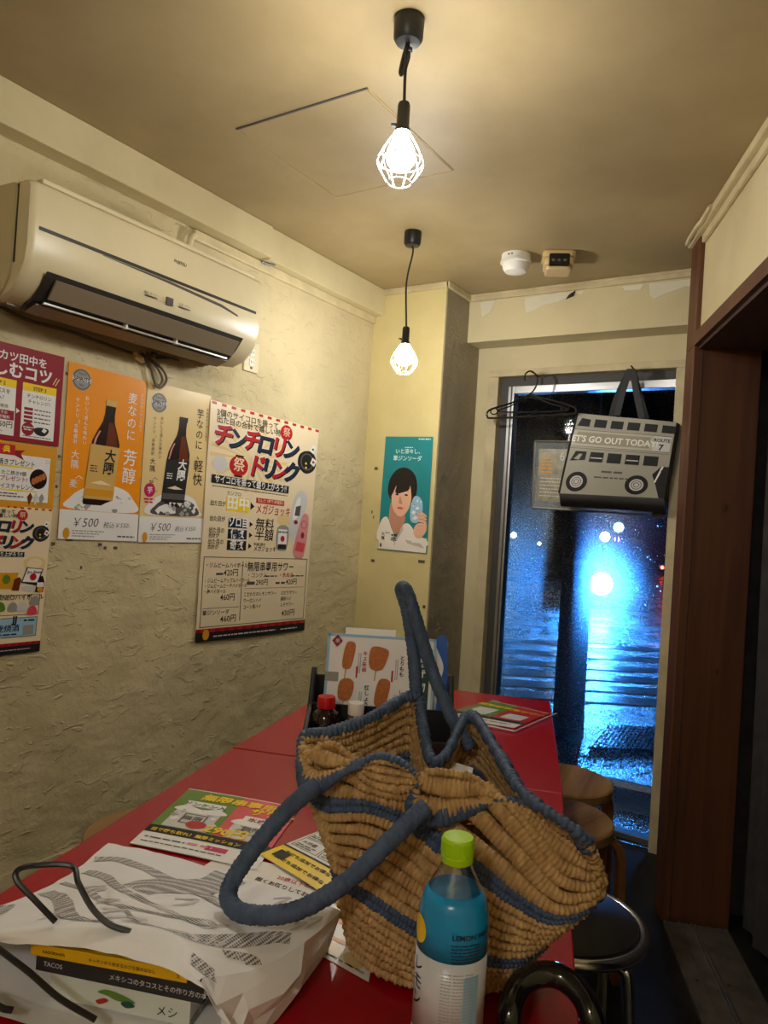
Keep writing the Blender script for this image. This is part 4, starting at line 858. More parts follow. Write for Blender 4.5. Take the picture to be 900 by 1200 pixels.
for k in range(4): P.smooth('finger', 'skin', [(.178, .118+k*.014), (.20, .124+k*.015), (.222, .118+k*.013), (.222, .110+k*.013), (.198, .113+k*.014)], 7); P.dashes('finger_crease', 'skin2', .182, .112+k*.014, .215, .0015, 8)
P.text('lettering', 'ink', '翠', .075, .04, .034, 'c', 5, .01); P.text('lettering', 'ink', '大隅', .022, .06, .017, 'c', 5, .01, vert=True); P.dashes('small_print', 'smoke', .035, .07, .055, .004, 5); P.ell('mark', 'smoke', .014, .018, .005, .009, 5); P.done()
# scraps of old tape left on the plaster
def scrap(p, nx, w, hh):
    m = MB()
    if nx: m.box((p[0], p[1]-w/2, p[2]-hh/2), (p[0]+.002, p[1]+w/2, p[2]+hh/2)); par = bpy.data.objects['wall_left']
    else: m.box((p[0]-w/2, p[1]-.002, p[2]-hh/2), (p[0]+w/2, p[1], p[2]+hh/2)); par = pil
    m.build('tape_scrap', M['smoke'], par)
for x, y, w in ((79, 438, .012), (81, 632, .02), (117, 638, .012), (123, 642, .008), (62, 637, .01), (135, 642, .012), (69, 535, .006), (66, 570, .006), (95, 665, .005)): scrap(pX(x, y, WX), True, w, .008)
for x, y, w in ((437, 657, .018), (494, 658, .03), (441, 549, .016), (497, 711, .012), (436, 600, .005), (438, 606, .004)): scrap(pY(x, y, PY), False, w, .012)

# ================================================================== HANGING IN THE WINDOW
HY = 2.90
def HP(x, y, dy=0): return pY(x, y, HY+dy)
hg = thing('clothes_hanger', 'black plastic clothes hanger hooked on the window surround', 'hanger')
HD = -.022
MB().tube(cr_pts([HP(x, y, HD) for x, y in ((620, 463), (627, 455), (630, 443), (623, 435), (616, 438), (615, 447))], 7), .0035, 8).build('hook', M['gloss'], hg, True)
shp = [(620, 463), (600, 472), (580, 478), (572, 482), (571, 488), (578, 490), (625, 488), (670, 485), (675, 482), (672, 477), (650, 470), (632, 466)]
MB().tube(cr_pts([HP(*p, HD) for p in shp], 6, True), .0045, 8, closed=True).build('shoulder_bar', M['gloss'], hg, True)
MB().tube(cr_pts([HP(*p, HD) for p in ((618, 466), (598, 476), (584, 482), (625, 483), (664, 480), (648, 474), (632, 468))], 6, True), .003, 8, closed=True).build('inner_bar', M['gloss'], hg, True)
for c in ((579, 482), (662, 478)):
    q = HP(*c, HD); MB().tube([q+V(.016*math.cos(a), 0, .013*math.sin(a)) for a in np.linspace(0, 2*math.pi, 17)[:-1]], .0028, 6, closed=True).build('strap_notch', M['gloss'], hg, True)
MB().tube([pY(623, 436, HY+HD-.004), pY(623, 436, HY+HD)+V(0, WY-.008-HY-HD, 0)], .003, 8).build('wall_hook', M['iron'], hg)
# tote bag printed as a double-decker bus
tb = thing('tote_bag', 'grey tote bag printed as a double-decker bus hanging before the window', 'bag')
TL, TR_, BR_, BL = HP(677, 484), HP(793, 495), HP(778, 584), HP(655, 578)
W = float(np.linalg.norm(TR_-TL)); Hh = float(np.linalg.norm(TL-BL))
M['tote'] = mat('grey_tote_cloth', (.36, .345, .27), .55, bump=.2, bscale=25, bdist=.003); M['totedark'] = mat('black_tote_side', (.015, .015, .016), .6)
wv = lambda a, b: .006*math.sin(a*6+b*3)+.012*math.sin(math.pi*a)*math.sin(math.pi*b)
f = quadmap(BL, BR_, TR_, TL, W, Hh, wv)
n = 16
front = [[f(W*i/n, Hh*j/n) for j in range(n+1)] for i in range(n+1)]; back = [[p+V(0, .055, 0) for p in r] for r in front]
MB().grid(front).build('front_panel', M['tote'], tb, 'all'); MB().grid(back).build('back_panel', M['totedark'], tb, 'all')
MB().grid([front[0], [p+V(-.006, .028, -.004) for p in front[0]], back[0]]).build('side_gusset', M['totedark'], tb, 'all'); MB().grid([front[-1], [p+V(.008, .028, -.004) for p in front[-1]], back[-1]]).build('side_gusset', M['totedark'], tb, 'all')
bot = [r[0] for r in front]; MB().grid([bot, [p+V(.0, .03, -.052) for p in bot], [r[0] for r in back]]).build('base_gusset', mat('charcoal_base', (.10, .10, .095), .6), tb, 'all')
MB().tube([p-V(0, .001, 0) for p in front[0]], .004, 6).build('piping', M['totedark'], tb, True)
nail = HP(740, 431)
for dy, (xa, ya), (xb, yb), mid in ((-.004, (723, 484), (738, 432), (729, 462)), (-.004, (752, 487), (741, 432), (746, 462)), (.05, (717, 484), (738, 433), (724, 462)), (.05, (757, 488), (741, 433), (750, 465))):
    pts = cr_pts([HP(xa, ya, dy)-V(0, 0, .01), HP(*mid, dy*.6), HP(xb, yb, 0)], 6); m = MB()
    m.grid([[p-V(.012, 0, 0), p+V(.012, .001, 0)] for p in pts]); m.grid([[p-V(.012, -.003, 0), p+V(.012, .004, 0)] for p in pts]); m.build('strap', M['totedark'], tb, 'all')
MB().tube([nail+V(0, .08, 0), nail+V(0, -.006, .006)], .003, 6).build('nail', M['iron'], tb)
P = Print(f, tb)
def Q(*pts): return [(a*W, b*Hh) for a, b in pts]
for i in range(6):
    u0 = .03+i*.165+.005*i; P.poly('bus_window', 'ink', Q((u0+.0, .845), (u0+.125, .845), (u0+.125, .945 if i else .935), (u0+(.03 if i == 0 else 0), .945)), 2)
P.rect('bus_stripe', 'pale', .01*W, .60*Hh, .985*W, .80*Hh, 1, .015); P.rect('bus_line', 'smoke', .01*W, .80*Hh, .985*W, .806*Hh, 2); P.rect('bus_line', 'smoke', .01*W, .595*Hh, .985*W, .60*Hh, 2); P.rect('bus_line', 'smoke', .01*W, .57*Hh, .985*W, .575*Hh, 2)
P.rect('route_banner', 'khaki', .05*W, .63*Hh, .79*W, .775*Hh, 2, .015)
P.text('lettering', 'white', "LET'S GO OUT TODAY!", .415*W, .655*Hh, .036, 'c', 3, .02, 0, .92)
P.rect('route_box', 'lgrey', .82*W, .605*Hh, .98*W, .795*Hh, 2, .015); P.text('lettering', 'ink', 'ROUTE', .90*W, .725*Hh, .020, 'c', 3, .03, 0, .9); P.text('lettering', 'ink', '7', .90*W, .62*Hh, .034, 'c', 3, .03)
for i in range(5):
    u0 = .06+i*.175; P.poly('bus_window', 'ink', Q((u0-(.02 if i == 0 else 0), .41), (u0+.135, .41 if i else .43), (u0+.135, .535), (u0+(.02 if i == 0 else 0), .535)), 2)
    if i in (1, 3): P.rect('window_bar', 'lgrey', (u0+.01)*W, .455*Hh, (u0+.125)*W, .468*Hh, 3)
for u in (.155, .73):
    P.ell('tyre', 'ink', u*W, .155*Hh, .108*W*1.0, .108*W, 2); P.ell('wheel', 'lgrey', u*W, .155*Hh, .066*W, .066*W, 3); P.ring('wheel_ring', 'smoke', u*W, .155*Hh, .05*W, .05*W, .008*W, 4); P.ring('wheel_ring', 'smoke', u*W, .155*Hh, .028*W, .028*W, .008*W, 4)
P.dashes('small_print', 'smoke', .38*W, .285*Hh, .58*W, .008, 2); P.dashes('small_print', 'smoke', .32*W, .215*Hh, .64*W, .006, 2)
P.poly('bus_rear', 'ink', Q((.86, .30), (.93, .41), (1.0, .41), (1.0, 0), (.95, 0), (.90, .18)), 2); P.poly('rear_stripe', 'white', Q((.885, .20), (.90, .20), (.955, .41), (.935, .41)), 3)
P.done()
# acrylic notice board hung inside the glass
M['acryl'] = mat('clear_acrylic', (.9, .95, .95), .05, trans=.85)
ab = thing('acrylic_board', 'clear acrylic notice board behind the tote bag on the window', 'board')
AY = WY+.015
c0, c1, c2, c3 = pY(624, 595, AY), pY(776, 605, AY), pY(780, 520, AY), pY(627, 517, AY)
c1[0] = c2[0] = GX1-.006
MB().obox(c0, c1-c0, c3-c0, V(0, .004, 0)).build('clear_plate', M['acryl'], ab)
for a, b in ((c0, c1), (c0, c3), (c3, c2)):
    MB().tube([a-V(0, .002, 0), b-V(0, .002, 0)], .005, 6).build('bright_edge', M['alu'], ab)
f = quadmap(c0+V(0, -.001, 0), pY(690, 600, AY)-V(0, .001, 0), pY(692, 518, AY)-V(0, .001, 0), c3-V(0, .001, 0), .25, .27)
shn = MB().grid([[f(.02+.2*i/4, .03+.21*j/4) for j in range(5)] for i in range(5)]).build('notice', mat('notice_paper', (.34, .31, .20), .4, var=.4, vscale=30), ab)
P = Print(f, ab); P.text('lettering', 'lgrey', '60', .14, .195, .05, 'c', 2); 
for k in range(5): P.dashes('small_print', 'gold', .03, .20-k*.014, .085, .007, 2)
for k in range(6): P.dashes('small_print', 'lgrey', .03, .12-k*.014, .20, .004, 2)
P.done()
MB().obox(c1+V(-.05, -.012, -.008), V(.05, 0, 0), V(0, .012, 0), V(0, 0, .03)).build('corner_clip', M['darkgap'], ab)

# ================================================================== ON THE TABLE
T = .70
# ---- straw bag: rows of stitched straw rope following five closed curves
def rawmat(name, c1, c2):
    m = mat(name, c1, .7, var=.5, vscale=90, bump=.5, bscale=260, bdist=.0015, col2=c2, stretch=(1, 1, .35)); return m
M['straw'] = rawmat('straw', (.60, .39, .165), (.34, .19, .062)); M['denim'] = rawmat('blue_straw', (.075, .115, .20), (.04, .065, .12))
M['strawin'] = rawmat('pale_straw', (.70, .50, .24), (.46, .29, .11))
BC = pz(512, 1112, T)                                   # centre of the base
cr2 = unit(V(AX[0][0], AX[0][1], 0)); cf2 = V(-cr2[1], cr2[0], 0)
RIM = [((354, 866), .945), ((364, 922), .905), ((440, 887), .945), ((487, 907), .935), ((483, 946), .902), ((512, 958), .895), ((552, 949), .905), ((598, 937), .925), ((650, 962), .908), ((690, 996), .885),
       ((672, 972), .915), ((614, 930), .935), ((582, 880), .95), ((550, 838), .965), ((522, 886), .932), ((504, 888), .932), ((495, 848), .955), ((485, 815), .985), ((430, 843), .965), ((388, 857), .955)]
ANG = [188, 203, 230, 250, 257, 266, 282, 300, 325, 352, 368, 392, 410, 428, 446, 455, 464, 474, 500, 528]
CREST = {1: ((392, 872), .948), 4: ((505, 904), .938), 5: ((545, 908), .938), 6: ((566, 919), .934), 7: ((606, 960), .907), 3: ((486, 918), .925), 0: ((358, 893), .925), 2: ((436, 912), .92)}
BAND1 = {0: ((363, 926), .885), 1: ((384, 940), .882), 2: ((432, 942), .886), 3: ((472, 956), .876), 4: ((488, 964), .872), 5: ((512, 982), .862), 6: ((556, 1014), .846), 7: ((602, 1048), .826), 8: ((648, 1074), .812), 9: ((688, 1062), .818), 10: ((700, 1030), .83)}
BAND2 = {0: ((394, 1012), .815), 1: ((397, 1028), .808), 2: ((430, 1050), .797), 3: ((468, 1076), .782), 4: ((488, 1088), .776), 5: ((514, 1101), .77), 6: ((558, 1120), .76), 7: ((600, 1126), .757), 8: ((628, 1112), .762), 9: ((648, 1090), .77), 10: ((645, 1065), .775)}
n_c = len(RIM)
base = []; rim = []; b1_ = []; b2_ = []; cst = []
for i in range(n_c):
    a = math.radians(ANG[i]); e = cr2*math.cos(a)*.104 + cf2*math.sin(a)*.092
    B = BC + e + V(0, 0, .006); R_ = pz(*RIM[i][0], RIM[i][1])
    base.append(B); rim.append(R_)
    g1 = pz(*BAND1[i][0], BAND1[i][1]) if i in BAND1 else B*(1-.70)+R_*.70 + unit(e)*(.010 if i > 16 else .022)
    g2 = pz(*BAND2[i][0], BAND2[i][1]) if i in BAND2 else B*(1-.34)+R_*.34 + unit(e)*(.004 if i > 16 else .020)
    b1_.append(g1); b2_.append(g2)
    cst.append(pz(*CREST[i][0], CREST[i][1]) if i in CREST else g1*.5+R_*.5+unit(e)*.006)
NT = 1200; KS = NT//n_c
curves = [np.array(cr_pts(c, KS, True)) for c in (base, b2_, b1_, cst, rim)]
knots = [0, .36, .70, .86, 1.0]
def surf(v):
    # Catmull-Rom through the five curves (non-uniform)
    k = 0
    while k < 3 and v > knots[k+1]: k += 1
    t = (v-knots[k])/(knots[k+1]-knots[k]); P1, P2 = curves[k], curves[k+1]; dk = knots[k+1]-knots[k]
    m1 = (P2-curves[k-1])/(knots[k+1]-knots[k-1])*dk if k > 0 else (P2-P1)
    m2 = (curves[k+2]-P1)/(knots[k+2]-knots[k])*dk if k < 3 else (P2-P1)
    h = (2*t**3-3*t*t+1, t**3-2*t*t+t, -2*t**3+3*t*t, t**3-t*t)
    return h[0]*P1+h[1]*m1+h[2]*P2+h[3]*m2
bagt = thing('straw_bag', 'slouched straw basket bag with blue stripes and rope handles on red table', 'bag')
def row_mesh(mb, v, dv, thick, half, stitch, seed, fuzz=.0, jj=.5):
    C_ = surf(v); up = surf(min(1, v+.012))-surf(max(0, v-.012))
    sp_ = np.linalg.norm(up, axis=1, keepdims=True); vh = up/sp_
    hv = np.clip(sp_/(min(1, v+.012)-max(0, v-.012))*dv*half, .003, .0115)
    tn = np.roll(C_, -1, 0)-np.roll(C_, 1, 0); tn /= np.linalg.norm(tn, axis=1, keepdims=True)+1e-9
    nn = np.cross(tn, vh); nn /= np.linalg.norm(nn, axis=1, keepdims=True)+1e-9
    vh = np.cross(nn, tn)
    seg = np.linalg.norm(np.roll(C_, -1, 0)-C_, axis=1); arc = np.concatenate([[0], np.cumsum(seg)[:-1]])
    ph = arc/stitch; idx = np.floor(ph).astype(int); fr_ = ph-idx
    r2 = np.random.default_rng(seed); amp = r2.uniform(.75, 1.2, idx.max()+2); jit = r2.uniform(-.0012, .0012, idx.max()+2)
    bump_ = (.45+.58*np.sqrt(np.clip(np.sin(np.pi*fr_), 0, 1)))*amp[idx]
    K = 8; V_ = np.zeros((len(C_), K, 3))
    for k in range(K):
        an = 2*math.pi*k/K
        V_[:, k] = C_ + nn*(thick*math.cos(an)*bump_)[:, None] + vh*((hv[:, 0]*math.sin(an))*(.86+.14*bump_) + jit[idx]*jj + fuzz*np.sin(ph*2.1)*math.sin(an))[:, None]
    n0 = len(C_); vs = V_.reshape(-1, 3)
    mb.add(vs, [(i*K+k, i*K+(k+1) % K, ((i+1) % n0)*K+(k+1) % K, ((i+1) % n0)*K+k) for i in range(n0) for k in range(K)])
NR = 21; rows = {'body': MB(), 'crown': MB()}
for r in range(NR):
    v = (r+.5)/NR
    if r in (7, 14): continue
    row_mesh(rows['body'], v, 1/NR, .0064, .47, .0054, r)
rows['body'].build('woven_body', M['straw'], bagt, 'all')
for r, nm in ((7, 'lower'), (14, 'upper')):
    sb_ = MB()
    for q in ((r+.15)/NR, (r+.85)/NR): row_mesh(sb_, q, 1/NR, .0064, .42, .0046, 100+r, jj=.12)
    sb_.build('blue_stripe', M['denim'], bagt, 'all', label='blue straw stripe')
rb = MB(); row_mesh(rb, .998, 1/NR, .0072, .60, .0062, 300, jj=.1); rb.build('rim_binding', M['denim'], bagt, 'all', label='blue whip-stitched rim')
bs = MB(); bs.grid([[p for p in curves[0][::20]]+[curves[0][0]], [BC+(p-BC)*.45 for p in curves[0][::20]]+[BC+(curves[0][0]-BC)*.45], [BC+(p-BC)*.02 for p in curves[0][::20]]+[BC+(curves[0][0]-BC)*.02]]); bs.build('base', M['straw'], bagt)
def rope(pts, r, nm):
    path = cr_pts(pts, 26); n = len(path)
    return MB().tube(path, r, 14, rf=lambda i, a: 1+.045*math.sin(i*1.9+a)+.03*math.sin(i*.7-a*2)).build(nm, M['denim'], bagt, 'all', label='blue wrapped rope handle')
def zz(x, y, z): return pz(x, y, z)
rope([zz(372, 920, .915), zz(358, 930, .905), zz(330, 956, .875), zz(292, 1002, .835), zz(269, 1040, .806), zz(272, 1062, .795), zz(295, 1072, .795), zz(345, 1068, .806), zz(400, 1038, .835), zz(452, 990, .876), zz(488, 955, .905), zz(500, 946, .912)], .0098, 'handle')
rope([pD(489, 822, .985), pD(487, 800, .985), pD(484, 760, .99), pD(477, 715, .995), pD(470, 691, .995), pD(477, 693, .985), pD(489, 730, .98), pD(506, 785, .975), pD(528, 838, .965), pD(545, 866, .955), pD(552, 876, .952)], .0088, 'handle')
# wrapping knots where the front handle meets the rim, cloth label inside
lbq = [pD(530, 893, .93), pD(552, 900, .925), pD(550, 911, .915), pD(527, 905, .92)]
MB().add([p for p in lbq]+[p+V(.002, .002, 0) for p in lbq], [(0, 1, 2, 3), (7, 6, 5, 4), (0, 4, 5, 1), (1, 5, 6, 2), (2, 6, 7, 3), (3, 7, 4, 0)]).build('cloth_label', M['paper'], bagt)

# ---- plastic bottle
bt = thing('drink_bottle', 'clear plastic lemon drink bottle with blue label and lime cap', 'bottle')
bo = pD(531, 1080, .70); at(bt, (bo[0], bo[1], T), .35)
M['pet'] = mat('clear_pet', (.92, .97, 1), .04, trans=1.0); M['water'] = mat('cap_lime', srgb(170, 215, 10), .35)
M['lblue2'] = mat('label_blue', srgb(28, 142, 198), .22); M['lwhite'] = mat('label_silver_white', srgb(205, 208, 216), .25)
rr = .0335
body = [(.0, .003), (.024, .0), (.030, .007), (rr, .018), (rr, .142), (.0325, .150), (.0295, .163), (.023, .178), (.0165, .190), (.0142, .197), (.0142, .203)]
MB().lathe(body + [(.0135, .203), (.0134, .196), (.0155, .190), (.022, .178), (.0285, .163), (.0315, .149), (rr-.001, .14), (rr-.001, .02), (.0, .008)], n=40).build('shell', M['pet'], bt, 'all')
MB().lathe([(.0, .009), (rr-.0013, .021), (rr-.0013, .1405), (.0312, .148), (.0, .148)], n=32).build('liquid', mat('lemon_water', (.95, .98, .95), .0, trans=1.0), bt, True)
cap_ = MB(); cp_prof = [(.0152, .1975), (.0155, .199), (.0155, .2035), (.0150, .204), (.0150, .205), (.0155, .2055), (.0155, .2185), (.0145, .2205), (0, .221)]
cap_.lathe(cp_prof, n=40); cap = cap_.build('cap', M['water'], bt, True)
kn = MB()
for k in range(60):
    a = 2*math.pi*k/60; kn.box((.0154, -.0004, .2065), (.0159, .0004, .2175), lambda q: (q[0]*math.cos(a)-q[1]*math.sin(a), q[0]*math.sin(a)+q[1]*math.cos(a), q[2]))
kn.build('cap_knurl', M['water'], cap)['kind'] = 'stuff'
MB().lathe([(rr+.0003, .020), (rr+.0004, .045)], n=48).build('label_foot', M['lblue2'], bt, 'all'); MB().lathe([(rr+.0003, .045), (rr+.0004, .118)], n=48).build('label_panel', M['lwhite'], bt, 'all'); MB().lathe([(rr+.0004, .118), (rr+.0003, .142), (.0331, .150), (.0303, .163), (.0262, .1725)], n=48).build('label_top', M['lblue2'], bt, 'all')
toc = math.atan2(-bo[1], -bo[0])-.35                      # label front faces the seat side
def CY(u, v, h=0): a = toc + u/rr; return V((rr+.0005+h)*math.cos(a), (rr+.0005+h)*math.sin(a), v)
P = Print(CY, bt)
P.text('lettering', 'navy', 'LEMON WATER', .0, .140, .0068, 'l', 1, .02); 
for k in range(6): P.dashes('small_print', 'navy', 0, .1345-k*.0030, .028, .0010, 1)
for k in range(9):
    a = math.pi*2*k/9
P.ell('lemon', 'yellow', -.037, .138, .011, .013, 1); P.ell('lemon', 'yellow', -.040, .032, .011, .014, 1)
for k in range(3):
    for j in range(16): P.dashes('small_print', 'grey', .0-.008+k*.011, .108-j*.0030, .0015+k*.011, .0008, 1)
P.rect('info_box', 'lblue', .013, .056, .029, .106, .5, .004); P.rect('info_box', 'blue', .013, .047, .029, .055, 1, .004)
P.text('lettering', 'ink', 'レモン', -.036, .100, .015, 'c', 1, .01, vert=True)
P.rect('barcode_field', 'white', -.008, .022, .006, .044, 1, .004)
for k in range(9): P.rect('barcode', 'navy', -.007, .024+k*.002, .005, .024+k*.002+random.uniform(.0006, .0013), 2, .005)
P.done()

# ---- umbrella hooked on the table edge
um = thing('umbrella', 'black umbrella with glossy crook handle hooked over the red table edge', 'umbrella')
pa = [zz(599, 1215, .7122), zz(597, 1190, .735), zz(606, 1160, .748), zz(628, 1143, .756), zz(655, 1144, .757), zz(680, 1164, .750), zz(694, 1195, .735)]
d0 = pa[-1]; tip = V(d0[0]+.03, d0[1]+.0, .03)
pa2 = pa + [V(d0[0]+.004, d0[1], .70), V(d0[0]+.008, d0[1], .62)]
MB().tube(cr_pts(pa2, 8), .0125, 14).build('crook_handle', M['gloss'], um, True)
MB().tube([pa2[-1]+V(0, 0, .002), tip], .005, 8).build('shaft', M['iron'], um, True)
q0, q1 = pa2[-1]+V(.001, 0, -.03), tip+V(0, 0, .05)
MB().tube([q0+(q1-q0)*t for t in np.linspace(0, 1, 14)], [.012+.017*math.sin(math.pi*min(1, t*1.0+.12)) for t in np.linspace(0, 1, 14)], 18, rf=lambda i, a: 1+.16*math.sin(a*6+i*.25)).build('folded_canopy', mat('black_nylon', (.014, .014, .015), .6), um, True)

# ---- paper carrier bag lying on its side with books
pbag = thing('paper_bag', 'white paper carrier bag with grey dotted print lying open on its side', 'bag')
def crumple(Pg, amp, seed, edge=True):
    g = np.random.default_rng(seed); a, b = len(Pg), len(Pg[0]); ph = g.uniform(0, 6.28, 12); fx = g.uniform(.2, 1.1, 12); fy = g.uniform(.2, 1.1, 12)
    out = []
    for i in range(a):
        row = []
        for j in range(b):
            w = sum(abs(math.sin(fx[k]*i+fy[k]*j+ph[k])) for k in range(12))/12-.6
            row.append(Pg[i][j]+V(0, 0, amp*w))
        out.append(row)
    return out
top_c = [[zz(127, 988, .735), zz(200, 1003, .748), zz(290, 1030, .755), zz(360, 1052, .760), zz(401, 1068, .757)],
         [zz(82, 1024, .735), zz(150, 1035, .774), zz(235, 1062, .781), zz(310, 1082, .776), zz(357, 1104, .757)],
         [zz(25, 1053, .745), zz(90, 1058, .780), zz(165, 1075, .788), zz(240, 1102, .787), zz(300, 1138, .760)],
         [zz(-60, 1085, .745), zz(10, 1088, .778), zz(100, 1082, .792), zz(190, 1092, .794), zz(238, 1146, .776)],
         [zz(-60, 1104, .735), zz(10, 1106, .768), zz(100, 1112, .780), zz(190, 1134, .780), zz(241, 1160, .774)]]
topg = crumple(patch(top_c, 8, 8), .006, 3)
MB().grid(topg).build('top_face', M['bagpaper'], pbag, 'all')
side_t = [r[-1] for r in topg]
side_b = cr_pts([zz(385, 1113, .7015), zz(360, 1148, .7015), zz(325, 1195, .7015), zz(275, 1242, .7015), zz(258, 1258, .7015)], 8)
sidec = []
for k in range(9):
    t = k/8
    sidec.append([a*(1-t)+b*t + (unit(V(NV[0], NV[1], 0))*(.012*min(1, i/14)-.006*(i < 10))*math.sin(math.pi*t)) for i, (a, b) in enumerate(zip(side_t, side_b))])
sidec[1:-1] = [[p+V(.004*math.sin(i*1.1+k*1.3), .004*math.cos(i*.8+k*2.0), 0) for i, p in enumerate(r)] for k, r in enumerate(sidec[1:-1])]
g3 = np.random.default_rng(5)
sidec = [r[::4] for r in sidec[::2]]; sidec = [[p+(V(*g3.uniform(-.006, .006, 3))*(.25 if j < 3 else 1) if 0 < k < len(sidec)-1 else 0) for j, p in enumerate(r)] for k, r in enumerate(sidec)]
fine = patch(sidec, 1, 1)
MB().grid(fine).build('side_face', M['bagpaper'], pbag)
left_t = [r[0] for r in topg]; left_b = [V(p[0]-.012, p[1]-.006, .7015) for p in left_t]
MB().grid([left_t, [(a+b)/2+V(-.01, 0, 0) for a, b in zip(left_t, left_b)], left_b]).build('side_face', M['bagpaper'], pbag, 'all')
far_t = topg[0]; far_b = [a*(1-j/(len(far_t)-1))+b*(j/(len(far_t)-1)) for j, (a, b) in enumerate(zip([left_b[0]]*len(far_t), [side_b[0]]*len(far_t)))]
MB().grid([far_t, [(a+b)/2+V(-.006, .012, 0) for a, b in zip(far_t, far_b)], far_b]).build('end_face', M['bagpaper'], pbag, 'all')
botp = [[left_b[i]*(1-j/12)+side_b[i]*(j/12)+V(0, 0, .0006+.004*(i/len(left_b))**4*math.sin(j*1.1+1)**2) for j in range(13)] for i in range(len(left_b))]
lipn = [p+V(.02*0, -.035, .004+.006*math.sin(j*.9)**2) for j, p in enumerate(botp[-1])]
MB().grid(botp+[lipn]).build('bottom_face', M['bagpaper'], pbag, 'all')
# grey dotted print on the top face
M['dots'] = mat('grey_dot_print', (.30, .29, .29), .6)
def dotmat():
    m = M['dots']; nt = m.node_tree; b = nt.nodes['Principled BSDF']; N = nt.nodes.new; L = nt.links.new
    tc = N('ShaderNodeTexCoord'); vo = N('ShaderNodeTexVoronoi'); vo.inputs['Scale'].default_value = 330; vo.inputs['Randomness'].default_value = 0; L(tc.outputs['Object'], vo.inputs['Vector'])
    rp = N('ShaderNodeValToRGB'); rp.color_ramp.interpolation = 'CONSTANT'; rp.color_ramp.elements[0].color = (.13, .125, .125, 1); rp.color_ramp.elements[1].position = .47; rp.color_ramp.elements[1].color = (.66, .64, .63, 1)
    L(vo.outputs['Distance'], rp.inputs[0]); L(rp.outputs[0], b.inputs['Base Color'])
dotmat(); M['ghost'] = mat('faint_print', (.60, .59, .58), .6)
TG = np.array(topg); gu, gv = TG.shape[0]-1, TG.shape[1]-1
def topmap(a, b, h=0):
    # a along the mouth direction 0..1 (columns), b 0 at the mouth .. 1 far edge
    i = (1-b)*(gu*.75); j = a*gv; i0 = int(min(max(i, 0), gu-1e-6)); j0 = int(min(max(j, 0), gv-1e-6)); s, t = i-i0, j-j0
    p = TG[i0, j0]*(1-s)*(1-t)+TG[i0+1, j0]*s*(1-t)+TG[i0, j0+1]*(1-s)*t+TG[i0+1, j0+1]*s*t
    return p+V(0, 0, .0008+h)
P = Print(topmap, pbag)
def band(pts, w0, w1=None, m='dots', nm='dotted_band'):
    q = cr_pts([V(a, b, 0) for a, b in pts], 10); w1 = w0 if w1 is None else w1; n = len(q); A_ = []
    for i, p in enumerate(q):
        t = unit(q[min(i+1, n-1)]-q[max(i-1, 0)]); nn = V(-t[1], t[0], 0); w = w0+(w1-w0)*i/(n-1)
        A_.append([topmap(*(p+nn*w*k/2)[:2], 0) for k in (-1, 0, 1)])
    P._mb(nm, m).grid(A_)
band([(.02, .83), (.12, .86), (.30, .80), (.52, .74), (.70, .66)], .045)
band([(.46, .97), (.44, .84), (.32, .70), (.30, .62)], .11)
band([(.05, .70), (.15, .68), (.28, .58), (.45, .52), (.66, .46)], .05, .03)
band([(.03, .56), (.18, .50), (.32, .40), (.50, .44), (.62, .52), (.66, .47)], .03, .04)
band([(.05, .42), (.16, .36), (.30, .22), (.44, .10), (.56, .04)], .07, .05)
band([(.30, .42), (.42, .36), (.55, .24), (.66, .20)], .02)
band([(.62, .08), (.70, .20), (.78, .40), (.86, .58), (.93, .64)], .13, .10)
band([(.02, .25), (.08, .16), (.10, .06)], .05)
for k in range(14):
    a, b = random.uniform(.1, .9), random.uniform(.1, .9); band([(a, b), (a+.05, b+.05), (a+.03, b-.06)], .012, m='ghost', nm='faint_swirl')
band([(.86, .30), (.92, .38), (.97, .36)], .07); band([(.93, .10), (.96, .05), (.985, .02)], .10, .14)
P.done()
def string(pts): MB().tube(cr_pts(pts, 8), .0030, 8).build('string_handle', M['black'], pbag, True)
string([zz(65, 1080, .792), zz(42, 1056, .812), zz(20, 1032, .83), zz(22, 1019, .838), zz(45, 1014, .838), zz(84, 1015, .836), zz(92, 1035, .826), zz(108, 1064, .808), zz(128, 1083, .797), zz(153, 1092, .792)])
string([zz(-30, 1088, .77), zz(0, 1113, .765), zz(35, 1140, .755), zz(70, 1170, .742), zz(112, 1195, .722)])
string([zz(-25, 1160, .735), zz(0, 1180, .728), zz(15, 1184, .724)])
# books inside
def book(name, label, a, b, depth, thick, cm, spine_text=None, tm='ink', z=.75):
    o = thing(name, label, 'book'); a = np.array(a); b = np.array(b); u = unit(b-a); w = np.cross(V(0, 0, 1), u); w = unit(w); n3 = unit(np.cross(u, w)); L_ = np.linalg.norm(b-a)
    at(o, tuple(a)); f0 = lambda q: u*q[0]+w*q[1]+n3*q[2]
    MB().box((.002, .003, .0012), (L_-.002, depth-.003, thick-.0012), f0).build('pages', M['paper'], o)
    MB().box((0, 0, 0), (L_, depth, .0012), f0).box((0, 0, thick-.0012), (L_, depth, thick), f0).box((0, -.0006, 0), (L_, .0012, thick), f0).build('cover', cm, o, bevel=.0004)
    if spine_text:
        P = Print(lambda q, v, h=0: f0((q, -.0008-h, v)), o)
        for t, s0, al in spine_text: P.text('lettering', tm, t, s0*L_, thick*.34, thick*.36, al, 1, .01)
        P.done()
    return o
M['byellow'] = mat('yellow_cover', srgb(226, 178, 12), .4); M['bblack'] = mat('black_cover', (.018, .018, .02), .38); M['bwhite'] = mat('white_cover', (.62, .65, .60), .35)
book('cook_book', 'yellow-spined book on top of the pile inside the paper bag', zz(36, 1118, .7505), zz(219, 1152, .7505), .09, .012, M['byellow'], [('KADOKAWA', .08, 'l'), ('キッチンから始まる小さな旅のはなし', .38, 'l'), ('文', .96, 'r')])
